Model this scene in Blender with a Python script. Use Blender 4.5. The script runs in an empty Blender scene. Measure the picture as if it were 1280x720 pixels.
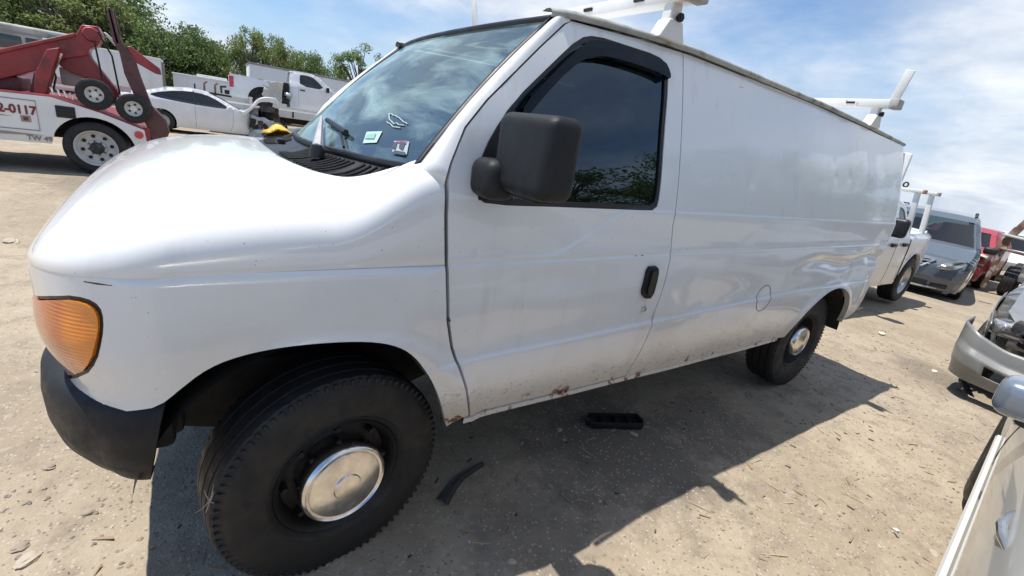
import bpy, bmesh, math, random
import numpy as np
from mathutils import Vector, Matrix, geometry as geo
random.seed(7)
RNG = np.random.default_rng(7)
SC = bpy.context.scene
COL = SC.collection

# ---------------------------------------------------------------- camera
CAM = np.array([-0.3242, -1.1902, 1.5349]); FPX = 565.2
YAW, PITCH, ROLL = 0.6307, 0.3202, 0.151
def cam_axes():
    f = np.array([math.sin(YAW)*math.cos(PITCH), math.cos(YAW)*math.cos(PITCH), -math.sin(PITCH)])
    r = np.array([math.cos(YAW), -math.sin(YAW), 0.0]); u = np.cross(r, f)
    c, s = math.cos(ROLL), math.sin(ROLL)
    return c*r + s*u, -s*r + c*u, f
CR, CU, CF = cam_axes()
cd = bpy.data.cameras.new('camera'); cam = bpy.data.objects.new('camera', cd); COL.objects.link(cam)
cd.sensor_width = 36.0; cd.lens = FPX/1280*36.0; cd.clip_start = 0.02; cd.clip_end = 2000
M = Matrix(((CR[0], CU[0], -CF[0], CAM[0]), (CR[1], CU[1], -CF[1], CAM[1]), (CR[2], CU[2], -CF[2], CAM[2]), (0, 0, 0, 1)))
cam.matrix_world = M
SC.camera = cam

# ---------------------------------------------------------------- sky and sun
SUN_DIR = Vector((-0.27, 0.215, 1.0)).normalized()          # towards the sun
SUN_EL = math.asin(SUN_DIR.z); SUN_AZ = math.atan2(SUN_DIR.x, SUN_DIR.y)
w = bpy.data.worlds.new('World'); SC.world = w; w.use_nodes = True
nt = w.node_tree; N = nt.nodes; L = nt.links; N.clear()
out = N.new('ShaderNodeOutputWorld'); bg = N.new('ShaderNodeBackground'); L.new(bg.outputs[0], out.inputs[0])
bg.inputs[1].default_value = 0.10
sky = N.new('ShaderNodeTexSky'); sky.sky_type = 'NISHITA'; sky.sun_disc = False
sky.sun_elevation = SUN_EL; sky.sun_rotation = SUN_AZ; sky.air_density = 1.1; sky.dust_density = 0.6; sky.ozone_density = 3.5
tc = N.new('ShaderNodeTexCoord'); sep = N.new('ShaderNodeSeparateXYZ'); L.new(tc.outputs['Generated'], sep.inputs[0])
def mth(op, a, b=None, c=None, clamp=False):
    n = N.new('ShaderNodeMath'); n.operation = op; n.use_clamp = clamp
    for i, v in enumerate((a, b, c)):
        if v is None: continue
        if isinstance(v, (int, float)): n.inputs[i].default_value = v
        else: L.new(v, n.inputs[i])
    return n.outputs[0]
zc_ = mth('ADD', mth('MAXIMUM', sep.outputs[2], 0.0), 0.22)
cmb = N.new('ShaderNodeCombineXYZ')
L.new(mth('DIVIDE', sep.outputs[0], zc_), cmb.inputs[0]); L.new(mth('DIVIDE', sep.outputs[1], zc_), cmb.inputs[1]); cmb.inputs[2].default_value = 17.2
def noise(scale, detail, rough, dist, vec):
    n = N.new('ShaderNodeTexNoise'); n.inputs['Scale'].default_value = scale; n.inputs['Detail'].default_value = detail
    n.inputs['Roughness'].default_value = rough; n.inputs['Distortion'].default_value = dist; L.new(vec, n.inputs['Vector']); return n.outputs[0]
n1 = noise(0.70, 7, 0.55, 0.15, cmb.outputs[0]); n2 = noise(0.33, 3, 0.5, 0.1, cmb.outputs[0]); n3 = noise(2.3, 7, 0.58, 0.15, cmb.outputs[0])
dens = mth('ADD', mth('ADD', mth('MULTIPLY', n1, 0.75), mth('MULTIPLY', n2, 0.55)), mth('MULTIPLY', n3, 0.12))
# more cloud towards the rear of the yard (+x), clearer to the other side
dens = mth('ADD', dens, mth('MULTIPLY', sep.outputs[0], 0.12))
cov = N.new('ShaderNodeMapRange'); cov.interpolation_type = 'SMOOTHSTEP'
L.new(dens, cov.inputs[0]); cov.inputs[1].default_value = 0.64; cov.inputs[2].default_value = 0.92
shade = N.new('ShaderNodeMapRange'); L.new(n3, shade.inputs[0]); shade.inputs[1].default_value = 0.3; shade.inputs[2].default_value = 0.7
cc = N.new('ShaderNodeMix'); cc.data_type = 'RGBA'; L.new(shade.outputs[0], cc.inputs[0])
cc.inputs[6].default_value = (4.1, 4.7, 5.6, 1); cc.inputs[7].default_value = (7.5, 7.7, 8.0, 1)
mx = N.new('ShaderNodeMix'); mx.data_type = 'RGBA'
L.new(mth('MULTIPLY', cov.outputs[0], 0.9), mx.inputs[0]); tint = N.new('ShaderNodeMix'); tint.data_type = 'RGBA'; tint.blend_type = 'MULTIPLY'; tint.inputs[0].default_value = 1.0; L.new(sky.outputs[0], tint.inputs[6]); tint.inputs[7].default_value = (0.80, 0.945, 1.07, 1); hz = N.new('ShaderNodeMapRange'); hz.interpolation_type = 'SMOOTHSTEP'; L.new(sep.outputs[2], hz.inputs[0]); hz.inputs[1].default_value = 0.0; hz.inputs[2].default_value = 0.22; hz.inputs[3].default_value = 0.8; hz.inputs[4].default_value = 0.0
hm = N.new('ShaderNodeMix'); hm.data_type = 'RGBA'; L.new(hz.outputs[0], hm.inputs[0]); L.new(tint.outputs[2], hm.inputs[6]); hm.inputs[7].default_value = (4.3, 5.3, 6.8, 1); L.new(hm.outputs[2], mx.inputs[6]); L.new(cc.outputs[2], mx.inputs[7])
L.new(mx.outputs[2], bg.inputs[0])

sl = bpy.data.lights.new('sun', 'SUN'); sun = bpy.data.objects.new('sun', sl); COL.objects.link(sun)
sl.energy = 4.2; sl.angle = math.radians(0.5); sl.color = (1.0, 0.95, 0.87)
sun.rotation_euler = SUN_DIR.to_track_quat('Z', 'Y').to_euler(); sun.location = (0, 0, 30)

SC.view_settings.view_transform = 'Standard'; SC.view_settings.look = 'None'
SC.view_settings.gamma = 1.0; SC.view_settings.use_curve_mapping = False
SC.view_settings.exposure = 0.5
SC.cycles.max_bounces = 8; SC.cycles.glossy_bounces = 4; SC.cycles.transparent_max_bounces = 12; SC.cycles.caustics_reflective = False
# ---------------------------------------------------------------- materials
MATS = {}
def mat(name, col, rough=0.5, metal=0.0, coat=0.0, var=0.0, vscale=8.0, bump=0.0, bscale=60.0, col2=None, mixscale=3.0, lo=0.45, hi=0.6, spec=0.5, emis=None, detail=6, coatr=0.05):
    if name in MATS: return MATS[name]
    m = bpy.data.materials.new(name); m.use_nodes = True; nt = m.node_tree; N, L = nt.nodes, nt.links
    b = N['Principled BSDF']
    b.inputs['Roughness'].default_value = rough; b.inputs['Metallic'].default_value = metal
    b.inputs['Coat Weight'].default_value = coat; b.inputs['Coat Roughness'].default_value = coatr
    b.inputs['Specular IOR Level'].default_value = spec
    tc = N.new('ShaderNodeTexCoord')
    def nz(s, d=detail, r=0.6):
        n = N.new('ShaderNodeTexNoise'); n.inputs['Scale'].default_value = s; n.inputs['Detail'].default_value = d; n.inputs['Roughness'].default_value = r
        L.new(tc.outputs['Object'], n.inputs['Vector']); return n
    rgb = N.new('ShaderNodeRGB'); rgb.outputs[0].default_value = (*col, 1); src = rgb.outputs[0]
    if col2 is not None:
        mr = N.new('ShaderNodeMapRange'); mr.interpolation_type = 'SMOOTHSTEP'; L.new(nz(mixscale).outputs[0], mr.inputs[0]); mr.inputs[1].default_value = lo; mr.inputs[2].default_value = hi
        mx = N.new('ShaderNodeMix'); mx.data_type = 'RGBA'; L.new(mr.outputs[0], mx.inputs[0]); L.new(src, mx.inputs[6]); mx.inputs[7].default_value = (*col2, 1); src = mx.outputs[2]
    if var > 0:
        mr = N.new('ShaderNodeMapRange'); L.new(nz(vscale).outputs[0], mr.inputs[0]); mr.inputs[1].default_value = 0.25; mr.inputs[2].default_value = 0.75; mr.inputs[3].default_value = 1-var; mr.inputs[4].default_value = 1+var
        mv = N.new('ShaderNodeVectorMath'); mv.operation = 'SCALE'; L.new(src, mv.inputs[0]); L.new(mr.outputs[0], mv.inputs['Scale']); src = mv.outputs[0]
        mr2 = N.new('ShaderNodeMapRange'); L.new(nz(vscale*2.3).outputs[0], mr2.inputs[0]); mr2.inputs[1].default_value = 0.3; mr2.inputs[2].default_value = 0.7
        mr2.inputs[3].default_value = max(0.02, rough*(1-var)); mr2.inputs[4].default_value = min(1, rough*(1+1.5*var)); L.new(mr2.outputs[0], b.inputs['Roughness'])
    L.new(src, b.inputs['Base Color'])
    if bump > 0:
        bp = N.new('ShaderNodeBump'); bp.inputs['Strength'].default_value = bump; bp.inputs['Distance'].default_value = 0.01; L.new(nz(bscale).outputs[0], bp.inputs['Height']); L.new(bp.outputs[0], b.inputs['Normal'])
    if emis: b.inputs['Emission Color'].default_value = (*emis, 1); b.inputs['Emission Strength'].default_value = 1
    MATS[name] = m; return m

def glass(name, tint=(0.5, 0.6, 0.6), refl=(1.0, 1.0, 1.0), rough=0.0, ior=1.55, dirt=0.0, dirt_cloud_col=(0.5, 0.52, 0.5)):
    if name in MATS: return MATS[name]
    m = bpy.data.materials.new(name); m.use_nodes = True; nt = m.node_tree; N, L = nt.nodes, nt.links; N.clear()
    o = N.new('ShaderNodeOutputMaterial'); tr = N.new('ShaderNodeBsdfTransparent'); tr.inputs[0].default_value = (*tint, 1)
    gl = N.new('ShaderNodeBsdfGlossy'); gl.inputs['Roughness'].default_value = rough; gl.inputs[0].default_value = (*refl, 1)
    fr = N.new('ShaderNodeFresnel'); fr.inputs[0].default_value = ior
    mx = N.new('ShaderNodeMixShader'); L.new(fr.outputs[0], mx.inputs[0]); L.new(tr.outputs[0], mx.inputs[1]); L.new(gl.outputs[0], mx.inputs[2]); last = mx.outputs[0]
    if dirt > 0:  # film of dirt; the windscreen also paints cloud reflections with it
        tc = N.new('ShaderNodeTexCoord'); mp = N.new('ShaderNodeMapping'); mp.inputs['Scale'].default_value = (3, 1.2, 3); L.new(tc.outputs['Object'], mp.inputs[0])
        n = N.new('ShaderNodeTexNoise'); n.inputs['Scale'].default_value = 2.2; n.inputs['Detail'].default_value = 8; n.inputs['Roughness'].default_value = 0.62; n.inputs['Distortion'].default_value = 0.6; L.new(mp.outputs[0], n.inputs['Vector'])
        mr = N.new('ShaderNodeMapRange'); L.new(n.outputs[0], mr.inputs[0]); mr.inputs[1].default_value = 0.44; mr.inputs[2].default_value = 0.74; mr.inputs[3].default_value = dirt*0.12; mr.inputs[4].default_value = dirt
        df = N.new('ShaderNodeBsdfDiffuse'); df.inputs[0].default_value = (*dirt_cloud_col, 1)
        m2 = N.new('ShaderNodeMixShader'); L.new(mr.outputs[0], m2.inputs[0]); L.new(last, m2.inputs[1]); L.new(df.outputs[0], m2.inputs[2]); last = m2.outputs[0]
    L.new(last, o.inputs[0]); MATS[name] = m; return m

# ---------------------------------------------------------------- objects
def tag(o, label, cat, group=None):
    o['label'] = label; o['category'] = cat
    if group: o['group'] = group
    return o
def thing(name, label, cat, loc=(0, 0, 0), rz=0.0, group=None, rot=None):
    o = bpy.data.objects.new(name, None); COL.objects.link(o); o.empty_display_size = 0.2
    o.location = loc; o.rotation_euler = rot if rot else (0, 0, rz); return tag(o, label, cat, group)
def obj(name, me, m, parent=None):
    o = bpy.data.objects.new(name, me); COL.objects.link(o)
    if m is not None and not me.materials: me.materials.append(m)
    if parent is not None: o.parent = parent
    return o
def finish(me, ang=35):
    me.polygons.foreach_set('use_smooth', [True]*len(me.polygons)); me.update()
    me.set_sharp_from_angle(angle=math.radians(ang))
class MB:
    def __init__(s): s.v = []; s.f = []
    def add(s, V, F):
        b = len(s.v); s.v.extend([tuple(map(float, p)) for p in V]); s.f.extend([tuple(i+b for i in f) for f in F]); return s
    def box(s, c, d, rot=None, bev=0.0, seg=2):
        bm = bmesh.new(); bmesh.ops.create_cube(bm, size=1.0)
        bmesh.ops.scale(bm, vec=d, verts=bm.verts)
        if bev > 0: bmesh.ops.bevel(bm, geom=list(bm.edges), offset=bev, segments=seg, profile=0.5, affect='EDGES')
        if rot is not None: bmesh.ops.rotate(bm, cent=(0, 0, 0), matrix=rot, verts=bm.verts)
        bm.verts.index_update(); V = [(v.co.x+c[0], v.co.y+c[1], v.co.z+c[2]) for v in bm.verts]; F = [[v.index for v in f.verts] for f in bm.faces]; bm.free(); return s.add(V, F)
    def beam(s, a, b, w, h, bev=0.0, up=(0, 0, 1)):
        a, b = Vector(a), Vector(b); d = (b-a); l = d.length; x = d.normalized(); u = Vector(up)
        if abs(x.dot(u)) > 0.98: u = Vector((0, 1, 0))
        y = u.cross(x).normalized(); z = x.cross(y)
        R = Matrix((x, y, z)).transposed(); return s.box((a+b)/2, (l, w, h), R, bev)
    def tube(s, pts, r, n=10, cap=True, closed=False):
        pts = [Vector(p) for p in pts]; k = len(pts); rs = r if hasattr(r, '__len__') else [r]*k
        V = []; F = []; pu = None
        for i, p in enumerate(pts):
            t = (pts[(i+1) % k]-pts[i-1] if closed else pts[min(i+1, k-1)]-pts[max(i-1, 0)]).normalized()
            u = Vector((0, 0, 1)) if pu is None else pu
            if abs(t.dot(u)) > 0.95: u = Vector((1, 0, 0))
            a = t.cross(u).normalized(); b = a.cross(t).normalized(); pu = b
            for j in range(n):
                q = 2*math.pi*j/n; V.append(p + float(rs[i])*(a*math.cos(q)+b*math.sin(q)))
        m = k if closed else k-1
        for i in range(m):
            for j in range(n): F.append((i*n+j, i*n+(j+1) % n, ((i+1) % k)*n+(j+1) % n, ((i+1) % k)*n+j))
        if cap and not closed: F.append(tuple(range(n))[::-1]); F.append(tuple((k-1)*n+j for j in range(n)))
        return s.add(V, F)
    def lathe(s, prof, n=48, axis='y', c=(0, 0, 0), closed=False, wob=None):
        # prof: (radius, along)
        V = []; F = []; k = len(prof)
        for j in range(n):
            q = 2*math.pi*j/n
            for i, (r, a) in enumerate(prof):
                if wob: r, a = wob(j, i, r, a)
                V.append((c[0]+r*math.cos(q), c[1]+a, c[2]+r*math.sin(q)) if axis == 'y' else (c[0]+r*math.cos(q), c[1]+r*math.sin(q), c[2]+a) if axis == 'z' else (c[0]+a, c[1]+r*math.cos(q), c[2]+r*math.sin(q)))
        for j in range(n):
            for i in range(k if closed else k-1):
                a, b = j*k+i, j*k+(i+1) % k; c2, d = ((j+1) % n)*k+(i+1) % k, ((j+1) % n)*k+i; F.append((a, b, c2, d))
        return s.add(V, F)
    def prism(s, poly, a0, a1, axis='y'):
        # poly (p,q): axis y -> (x,z); axis x -> (y,z); axis z -> (x,y)
        n = len(poly); mk = {'y': lambda p, a: (p[0], a, p[1]), 'x': lambda p, a: (a, p[0], p[1]), 'z': lambda p, a: (p[0], p[1], a)}[axis]
        V = [mk(p, a0) for p in poly]+[mk(p, a1) for p in poly]
        F = [(i, (i+1) % n, n+(i+1) % n, n+i) for i in range(n)]+[tuple(range(n))[::-1], tuple(range(n, 2*n))]
        return s.add(V, F)
    def grid(s, P):
        # P[i][j] array of points
        P = np.asarray(P, float); a, b = P.shape[:2]; F = [(i*b+j, i*b+j+1, (i+1)*b+j+1, (i+1)*b+j) for i in range(a-1) for j in range(b-1)]
        return s.add(P.reshape(-1, 3), F)
    def mesh(s, name, ang=35, fix=True, weld=0.0):
        me = bpy.data.meshes.new(name); me.from_pydata(s.v, [], s.f); me.validate()
        if fix or weld:
            bm = bmesh.new(); bm.from_mesh(me)
            if weld: bmesh.ops.remove_doubles(bm, verts=bm.verts, dist=weld)
            if fix: bmesh.ops.recalc_face_normals(bm, faces=bm.faces)
            bm.to_mesh(me); bm.free()
        finish(me, ang); return me
    def build(s, name, m, parent=None, ang=35, fix=True, weld=0.0): return obj(name, s.mesh(name, ang, fix, weld), m, parent)
def bev(o, width, seg=2):
    md = o.modifiers.new('bevel', 'BEVEL'); md.width = width; md.segments = seg; md.limit_method = 'ANGLE'; md.angle_limit = math.radians(40); return o
def solid(o, t):
    md = o.modifiers.new('solid', 'SOLIDIFY'); md.thickness = t; md.offset = 0; return o
def subsurf(o, l=2):
    md = o.modifiers.new('sub', 'SUBSURF'); md.levels = l; md.render_levels = l; return o

def ray(px, py):
    d = CF + CR*(px-640)/FPX - CU*(py-360)/FPX; return d/np.linalg.norm(d)
def on_plane(px, py, ax, v):
    d = ray(px, py); return CAM + (v-CAM[ax])/d[ax]*d
def ss(a, b, x):
    t = np.clip((np.asarray(x, float)-a)/(b-a), 0, 1); return t*t*(3-2*t)

# ---- polygon panels on a surface (s, z) -> 3D, triangulated, with a folded-in edge
def resample(loop, sp, closed=True):
    P = []; n = len(loop)
    for i in range(n if closed else n-1):
        a, b = np.array(loop[i]), np.array(loop[(i+1) % n]); k = max(1, int(math.ceil(np.linalg.norm(b-a)/sp)))
        for j in range(k): P.append(a+(b-a)*j/k)
    if not closed: P.append(np.array(loop[-1]))
    return P
def smooth_loop(pts, it=2, closed=True):
    # Chaikin rounding
    P = [np.array(p, float) for p in pts]
    for _ in range(it):
        Q = []; n = len(P)
        for i in range(n if closed else n-1):
            a, b = P[i], P[(i+1) % n]; Q += [a*.75+b*.25, a*.25+b*.75]
        if not closed: Q = [P[0]]+Q+[P[-1]]
        P = Q
    return P
def inside(P, poly):
    P = np.atleast_2d(P); poly = np.array(poly); x, y = P[:, 0], P[:, 1]; r = np.zeros(len(P), bool); j = len(poly)-1
    for i in range(len(poly)):
        xi, yi = poly[i]; xj, yj = poly[j]
        c = ((yi > y) != (yj > y))
        with np.errstate(divide='ignore', invalid='ignore'): xx = (xj-xi)*(y-yi)/(yj-yi)+xi
        r ^= c & (x < xx); j = i
    return r
def panel_mesh(name, poly, surf, sp=0.03, holes=(), rows=(), flange=0.015, mirror=None, flip=False, ang=None):
    pts = []; edges = []
    def loop(lp, closed=True):
        P = resample(lp, sp, closed); b = len(pts); pts.extend(P); n = len(P)
        edges.extend([(b+i, b+(i+1) % n) for i in range(n if closed else n-1)])
    loop(poly)
    for h in holes: loop(h)
    for rw in rows:
        P = resample(rw, sp, False); ok = inside(P, poly)
        for h in holes: ok &= ~inside(P, h)
        bp = np.array(pts)
        prev = None
        for p, k in zip(P, ok):
            if k and np.min(np.hypot(bp[:, 0]-p[0], bp[:, 1]-p[1])) < sp*0.25: k = False
            if k:
                pts.append(p)
                if prev is not None: edges.append((prev, len(pts)-1))
                prev = len(pts)-1
            else: prev = None
    bp = np.array(pts); pa = np.array(poly)
    gx = np.arange(pa[:, 0].min(), pa[:, 0].max(), sp); gy = np.arange(pa[:, 1].min(), pa[:, 1].max(), sp)
    G = np.array([(x+(0.5*sp if j % 2 else 0), y) for j, y in enumerate(gy) for x in gx])
    if len(G):
        ok = inside(G, poly)
        for h in holes: ok &= ~inside(G, h)
        G = G[ok]
        if len(G):
            keep = np.ones(len(G), bool)
            for i in range(0, len(G), 400):
                d = np.hypot(G[i:i+400, 0][:, None]-bp[:, 0], G[i:i+400, 1][:, None]-bp[:, 1]); keep[i:i+400] = d.min(1) > sp*0.55
            G = G[keep]
    allp = [Vector((float(p[0]), float(p[1]))) for p in pts]+[Vector((float(p[0]), float(p[1]))) for p in G]
    v2, e2, f2, *_ = geo.delaunay_2d_cdt(allp, edges, [], 0, 1e-6)
    V2 = np.array([(v[0], v[1]) for v in v2]); F = [tuple(f) for f in f2]
    C = np.array([V2[list(f)].mean(0) for f in F]); ok = inside(C, poly)
    for h in holes: ok &= ~inside(C, h)
    F = [f for f, k in zip(F, ok) if k]
    P3 = surf(V2[:, 0], V2[:, 1]); e = 1e-3
    Ts = surf(V2[:, 0]+e, V2[:, 1])-surf(V2[:, 0]-e, V2[:, 1]); Tz = surf(V2[:, 0], V2[:, 1]+e)-surf(V2[:, 0], V2[:, 1]-e)
    Nn = np.cross(Ts, Tz); Nn /= np.linalg.norm(Nn, axis=1)[:, None]+1e-12
    # faces are counter-clockwise in (s,z): normal = Ts x Tz
    cnt = {}
    for f in F:
        for i in range(3):
            a, b = f[i], f[(i+1) % 3]; cnt[(a, b)] = 1
    bnd = [(a, b) for (a, b) in cnt if (b, a) not in cnt]
    used = sorted({i for f in F for i in f}); mp = {v: i for i, v in enumerate(used)}
    V = [P3[i] for i in used]; NV = [Nn[i] for i in used]; FF = [tuple(mp[i] for i in f) for f in F]; nf = len(FF)
    if flange > 0:
        fl = {}
        def fv(i, lvl):
            if (i, lvl) not in fl: fl[(i, lvl)] = len(V); V.append(P3[i]-Nn[i]*(flange if lvl else 0)); NV.append(None)
            return fl[(i, lvl)]
        for a, b in bnd: FF.append((fv(a, 0), fv(a, 1), fv(b, 1), fv(b, 0)))
    V = np.array(V)
    if mirror is not None:
        V = V.copy(); V[:, 1] = mirror-V[:, 1]; FF = [f[::-1] for f in FF]; NV = [None if n is None else np.array((n[0], -n[1], n[2])) for n in NV]
    if flip: FF = [f[::-1] for f in FF]; NV = [None if n is None else -n for n in NV]
    me = bpy.data.meshes.new(name); me.from_pydata([tuple(p) for p in V], [], FF); me.update()
    me.polygons.foreach_set('use_smooth', [i < nf for i in range(len(FF))])
    ln = []
    for p in me.polygons:
        for vi in p.vertices: ln.append(tuple(NV[vi]) if NV[vi] is not None else tuple(p.normal))
    me.normals_split_custom_set(ln)
    return me
def panel(name, m, parent, *a, **k): return obj(name, panel_mesh(name, *a, **k), m, parent)
# ================================================================ the white cargo van
def paint_van():
    m = bpy.data.materials.new('van_paint'); m.use_nodes = True; nt = m.node_tree; N, L = nt.nodes, nt.links; b = N['Principled BSDF']
    tc = N.new('ShaderNodeTexCoord'); sp = N.new('ShaderNodeSeparateXYZ'); L.new(tc.outputs['Object'], sp.inputs[0])
    def nz(s, d, r=0.6, sc=None):
        n = N.new('ShaderNodeTexNoise'); n.inputs['Scale'].default_value = s; n.inputs['Detail'].default_value = d; n.inputs['Roughness'].default_value = r
        if sc:
            mp = N.new('ShaderNodeMapping'); mp.inputs['Scale'].default_value = sc; L.new(tc.outputs['Object'], mp.inputs[0]); L.new(mp.outputs[0], n.inputs['Vector'])
        else: L.new(tc.outputs['Object'], n.inputs['Vector'])
        return n.outputs[0]
    def mr(x, a, b_, c=0., d=1., sm=True):
        n = N.new('ShaderNodeMapRange'); n.interpolation_type = 'SMOOTHSTEP' if sm else 'LINEAR'; L.new(x, n.inputs[0])
        for i, v in enumerate((a, b_, c, d)): n.inputs[i+1].default_value = v
        return n.outputs[0]
    def mt(op, a, b_):
        n = N.new('ShaderNodeMath'); n.operation = op
        for i, v in enumerate((a, b_)):
            if isinstance(v, (int, float)): n.inputs[i].default_value = v
            else: L.new(v, n.inputs[i])
        return n.outputs[0]
    def mix(f, a, b_):
        n = N.new('ShaderNodeMix'); n.data_type = 'RGBA'; L.new(f, n.inputs[0])
        for i, v in ((6, a), (7, b_)):
            if isinstance(v, tuple): n.inputs[i].default_value = (*v, 1)
            else: L.new(v, n.inputs[i])
        return n.outputs[2]
    z = sp.outputs[2]
    film = mt('MULTIPLY', mr(nz(2.2, 6), 0.35, 0.7), mr(z, 1.35, 0.55, 0.12, 0.62))
    c = mix(film, (0.80, 0.80, 0.795), (0.64, 0.605, 0.54))
    strk = mt('MULTIPLY', mr(nz(9, 5, 0.6, (1.6, 1.6, 0.12)), 0.52, 0.72), mr(nz(1.3, 3), 0.42, 0.62)); c = mix(mt('MULTIPLY', strk, 0.30), c, (0.46, 0.43, 0.38))
    # mud spatter low on the doors and sills
    spk = mt('MULTIPLY', mr(nz(55, 3, 0.7, (1, 1, 1.7)), 0.57, 0.64), mr(mt('ADD', z, mt('MULTIPLY', nz(5, 3), 0.25)), 0.90, 0.68))
    c = mix(mt('MULTIPLY', spk, 0.8), c, (0.30, 0.255, 0.20))
    haze = mt('MULTIPLY', mr(mt('ADD', z, mt('MULTIPLY', nz(4, 4), 0.16)), 0.80, 0.60), 0.6)
    c = mix(haze, c, (0.50, 0.44, 0.36))
    # rust nibbling the very bottom edge
    rust = mt('MULTIPLY', mr(nz(14, 5, 0.7), 0.56, 0.62), mr(z, 0.585, 0.53))
    c = mix(rust, c, (0.16, 0.07, 0.035))
    # fine specks and chips all over
    chip = mr(nz(75, 2, 0.5), 0.735, 0.76)
    c = mix(mt('MULTIPLY', chip, 0.55), c, (0.22, 0.19, 0.16))
    L.new(c, b.inputs['Base Color'])
    rg = mt('ADD', mt('MULTIPLY', film, 0.22), 0.22); rg = mt('ADD', rg, mt('MULTIPLY', mt('ADD', haze, spk), 0.4)); L.new(rg, b.inputs['Roughness'])
    b.inputs['Coat Weight'].default_value = 0.75; b.inputs['Coat Roughness'].default_value = 0.03
    cw = mr(mt('ADD', haze, spk), 0.0, 0.6, 0.75, 0.05); L.new(cw, b.inputs['Coat Weight'])
    bp = N.new('ShaderNodeBump'); bp.inputs['Strength'].default_value = 0.05; bp.inputs['Distance'].default_value = 0.02; L.new(nz(3.0, 2), bp.inputs['Height']); L.new(bp.outputs[0], b.inputs['Coat Normal'])
    return m
M_VAN = paint_van()
M_BLK = mat('black_plastic', (0.013, 0.014, 0.016), 0.5, var=0.25, vscale=9, bump=0.15, bscale=260, spec=0.3)
M_TRIM = mat('black_trim', (0.012, 0.012, 0.014), 0.42, var=0.2)
M_DARK = mat('dark_underside', (0.018, 0.017, 0.016), 0.85, var=0.3, vscale=5)
M_RUB = mat('rubber', (0.014, 0.014, 0.015), 0.62, var=0.25, vscale=7, bump=0.12, bscale=90, col2=(0.034, 0.031, 0.027), mixscale=4.5, lo=0.55, hi=0.8)
M_CHR = mat('chrome', (0.74, 0.72, 0.69), 0.20, 1.0, var=0.3, vscale=14)
M_STEEL = mat('black_steel_wheel', (0.02, 0.02, 0.021), 0.5, 0.3, var=0.3)
M_GLASS = glass('windscreen_glass', (0.62, 0.76, 0.75), refl=(0.86, 1.0, 1.0), ior=2.9, dirt=0.46, dirt_cloud_col=(0.44, 0.60, 0.60))  # streaky teal film: dust plus painted cloud reflections that brighten the glass
M_TINT = glass('tinted_glass', (0.03, 0.042, 0.06), refl=(0.62, 0.80, 1.0), ior=1.8, dirt=0.01)
M_INT = mat('grey_interior', (0.11, 0.11, 0.115), 0.75, var=0.1)
M_RACK = mat('rack_white_paint', (0.72, 0.71, 0.68), 0.4, coat=0.3, var=0.08, col2=(0.32, 0.24, 0.17), mixscale=9, lo=0.66, hi=0.72)
M_GUT = mat('drip_rail_seal', (0.36, 0.36, 0.33), 0.6, var=0.25, vscale=12, col2=(0.13, 0.12, 0.10), mixscale=8, lo=0.5, hi=0.7)

VW = 1.80; VH = VW/2
GX = [0.40, 0.70, 0.90, 1.16, 1.4, 1.8, 2.65, 3.35, 4.1]; GZ = [1.90, 1.933, 1.947, 1.960, 1.967, 1.961, 1.945, 1.92, 1.882]
def zg(x): return np.interp(x, GX, GZ)
ZC = 1.137
def zcr(x): return ZC+0.011*np.maximum(np.asarray(x, float), 0)
FA = (-0.02, 0.41, 0.495); RA = (3.33, 0.40, 0.465); XE = 4.06; XEC = 0.09
_r = random.Random(5); DINGS = [(_r.uniform(-0.3, 3.9), _r.uniform(0.62, 1.75), _r.uniform(0.03, 0.11), _r.uniform(0.0006, 0.0024)) for _ in range(34)]
def van_off(x, z):
    x = np.asarray(x, float); z = np.asarray(z, float)
    zr = np.minimum(0.759+0.041*x, 0.87)
    t = np.clip((zr-z)/(zr-0.5), 0, 1.4)
    low = 0.055*t**1.8
    up = 0.012*ss(0.0, 0.022, z-zr)*(1-ss(0.05, 0.24, z-zr))
    y = np.where(z < zr, low, up)
    y = y+0.006*np.exp(-((z-zcr(x))/0.006)**2)+0.004*ss(0, 0.02, z-zcr(x))
    zt = 1.160+0.172*ss(0.66, 1.10, x)                       # the swage that climbs across the door
    y = y+0.006*ss(-0.012, 0.012, z-zt)*ss(0.5, 0.7, x)
    q = np.clip((z-1.33)/0.62, 0, 1.3); y = y+0.158*q**1.3
    for c in (FA, RA):
        d = np.hypot(x-c[0], z-c[1])-c[2]; y = y-0.016*np.exp(-(d/0.035)**2)
    # damage on the rear quarter: a long wavy push with sharp edges
    e = ss(2.5, 3.15, x)*(1-ss(3.95, 4.12, x))
    zz = 1.045+0.02*np.sin(x*7.0)
    y = y+e*(0.034*np.exp(-((z-zz)/0.04)**2)+0.024*np.exp(-(((x-3.62)/0.16)**2+((z-0.97)/0.09)**2))-0.018*np.exp(-(((x-3.25)/0.22)**2+((z-1.115)/0.03)**2)))
    y = y+0.02*np.exp(-(((x-3.86)/0.10)**2+((z-1.08)/0.12)**2))+0.016*np.exp(-(((x-3.95)/0.06)**2+((z-0.85)/0.10)**2))
    y = y+0.004*np.sin(x*2.1+1)*np.sin(z*3.3)+0.0012*np.sin(x*9+z*4)                 # panel waviness
    y = y+0.006*np.exp(-(((x-0.78)/0.20)**2+((z-1.06)/0.05)**2))
    for dx_, dz_, dr_, da_ in DINGS: y = y+da_*np.exp(-((x-dx_)**2+(z-dz_)**2)/dr_**2)
    r = XEC; k = np.clip(x-(XE-r), 0, r*0.999); y = y+r-np.sqrt(r*r-k*k)
    return y
XC, CA, CB = -0.40, 0.275, 0.36
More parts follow.
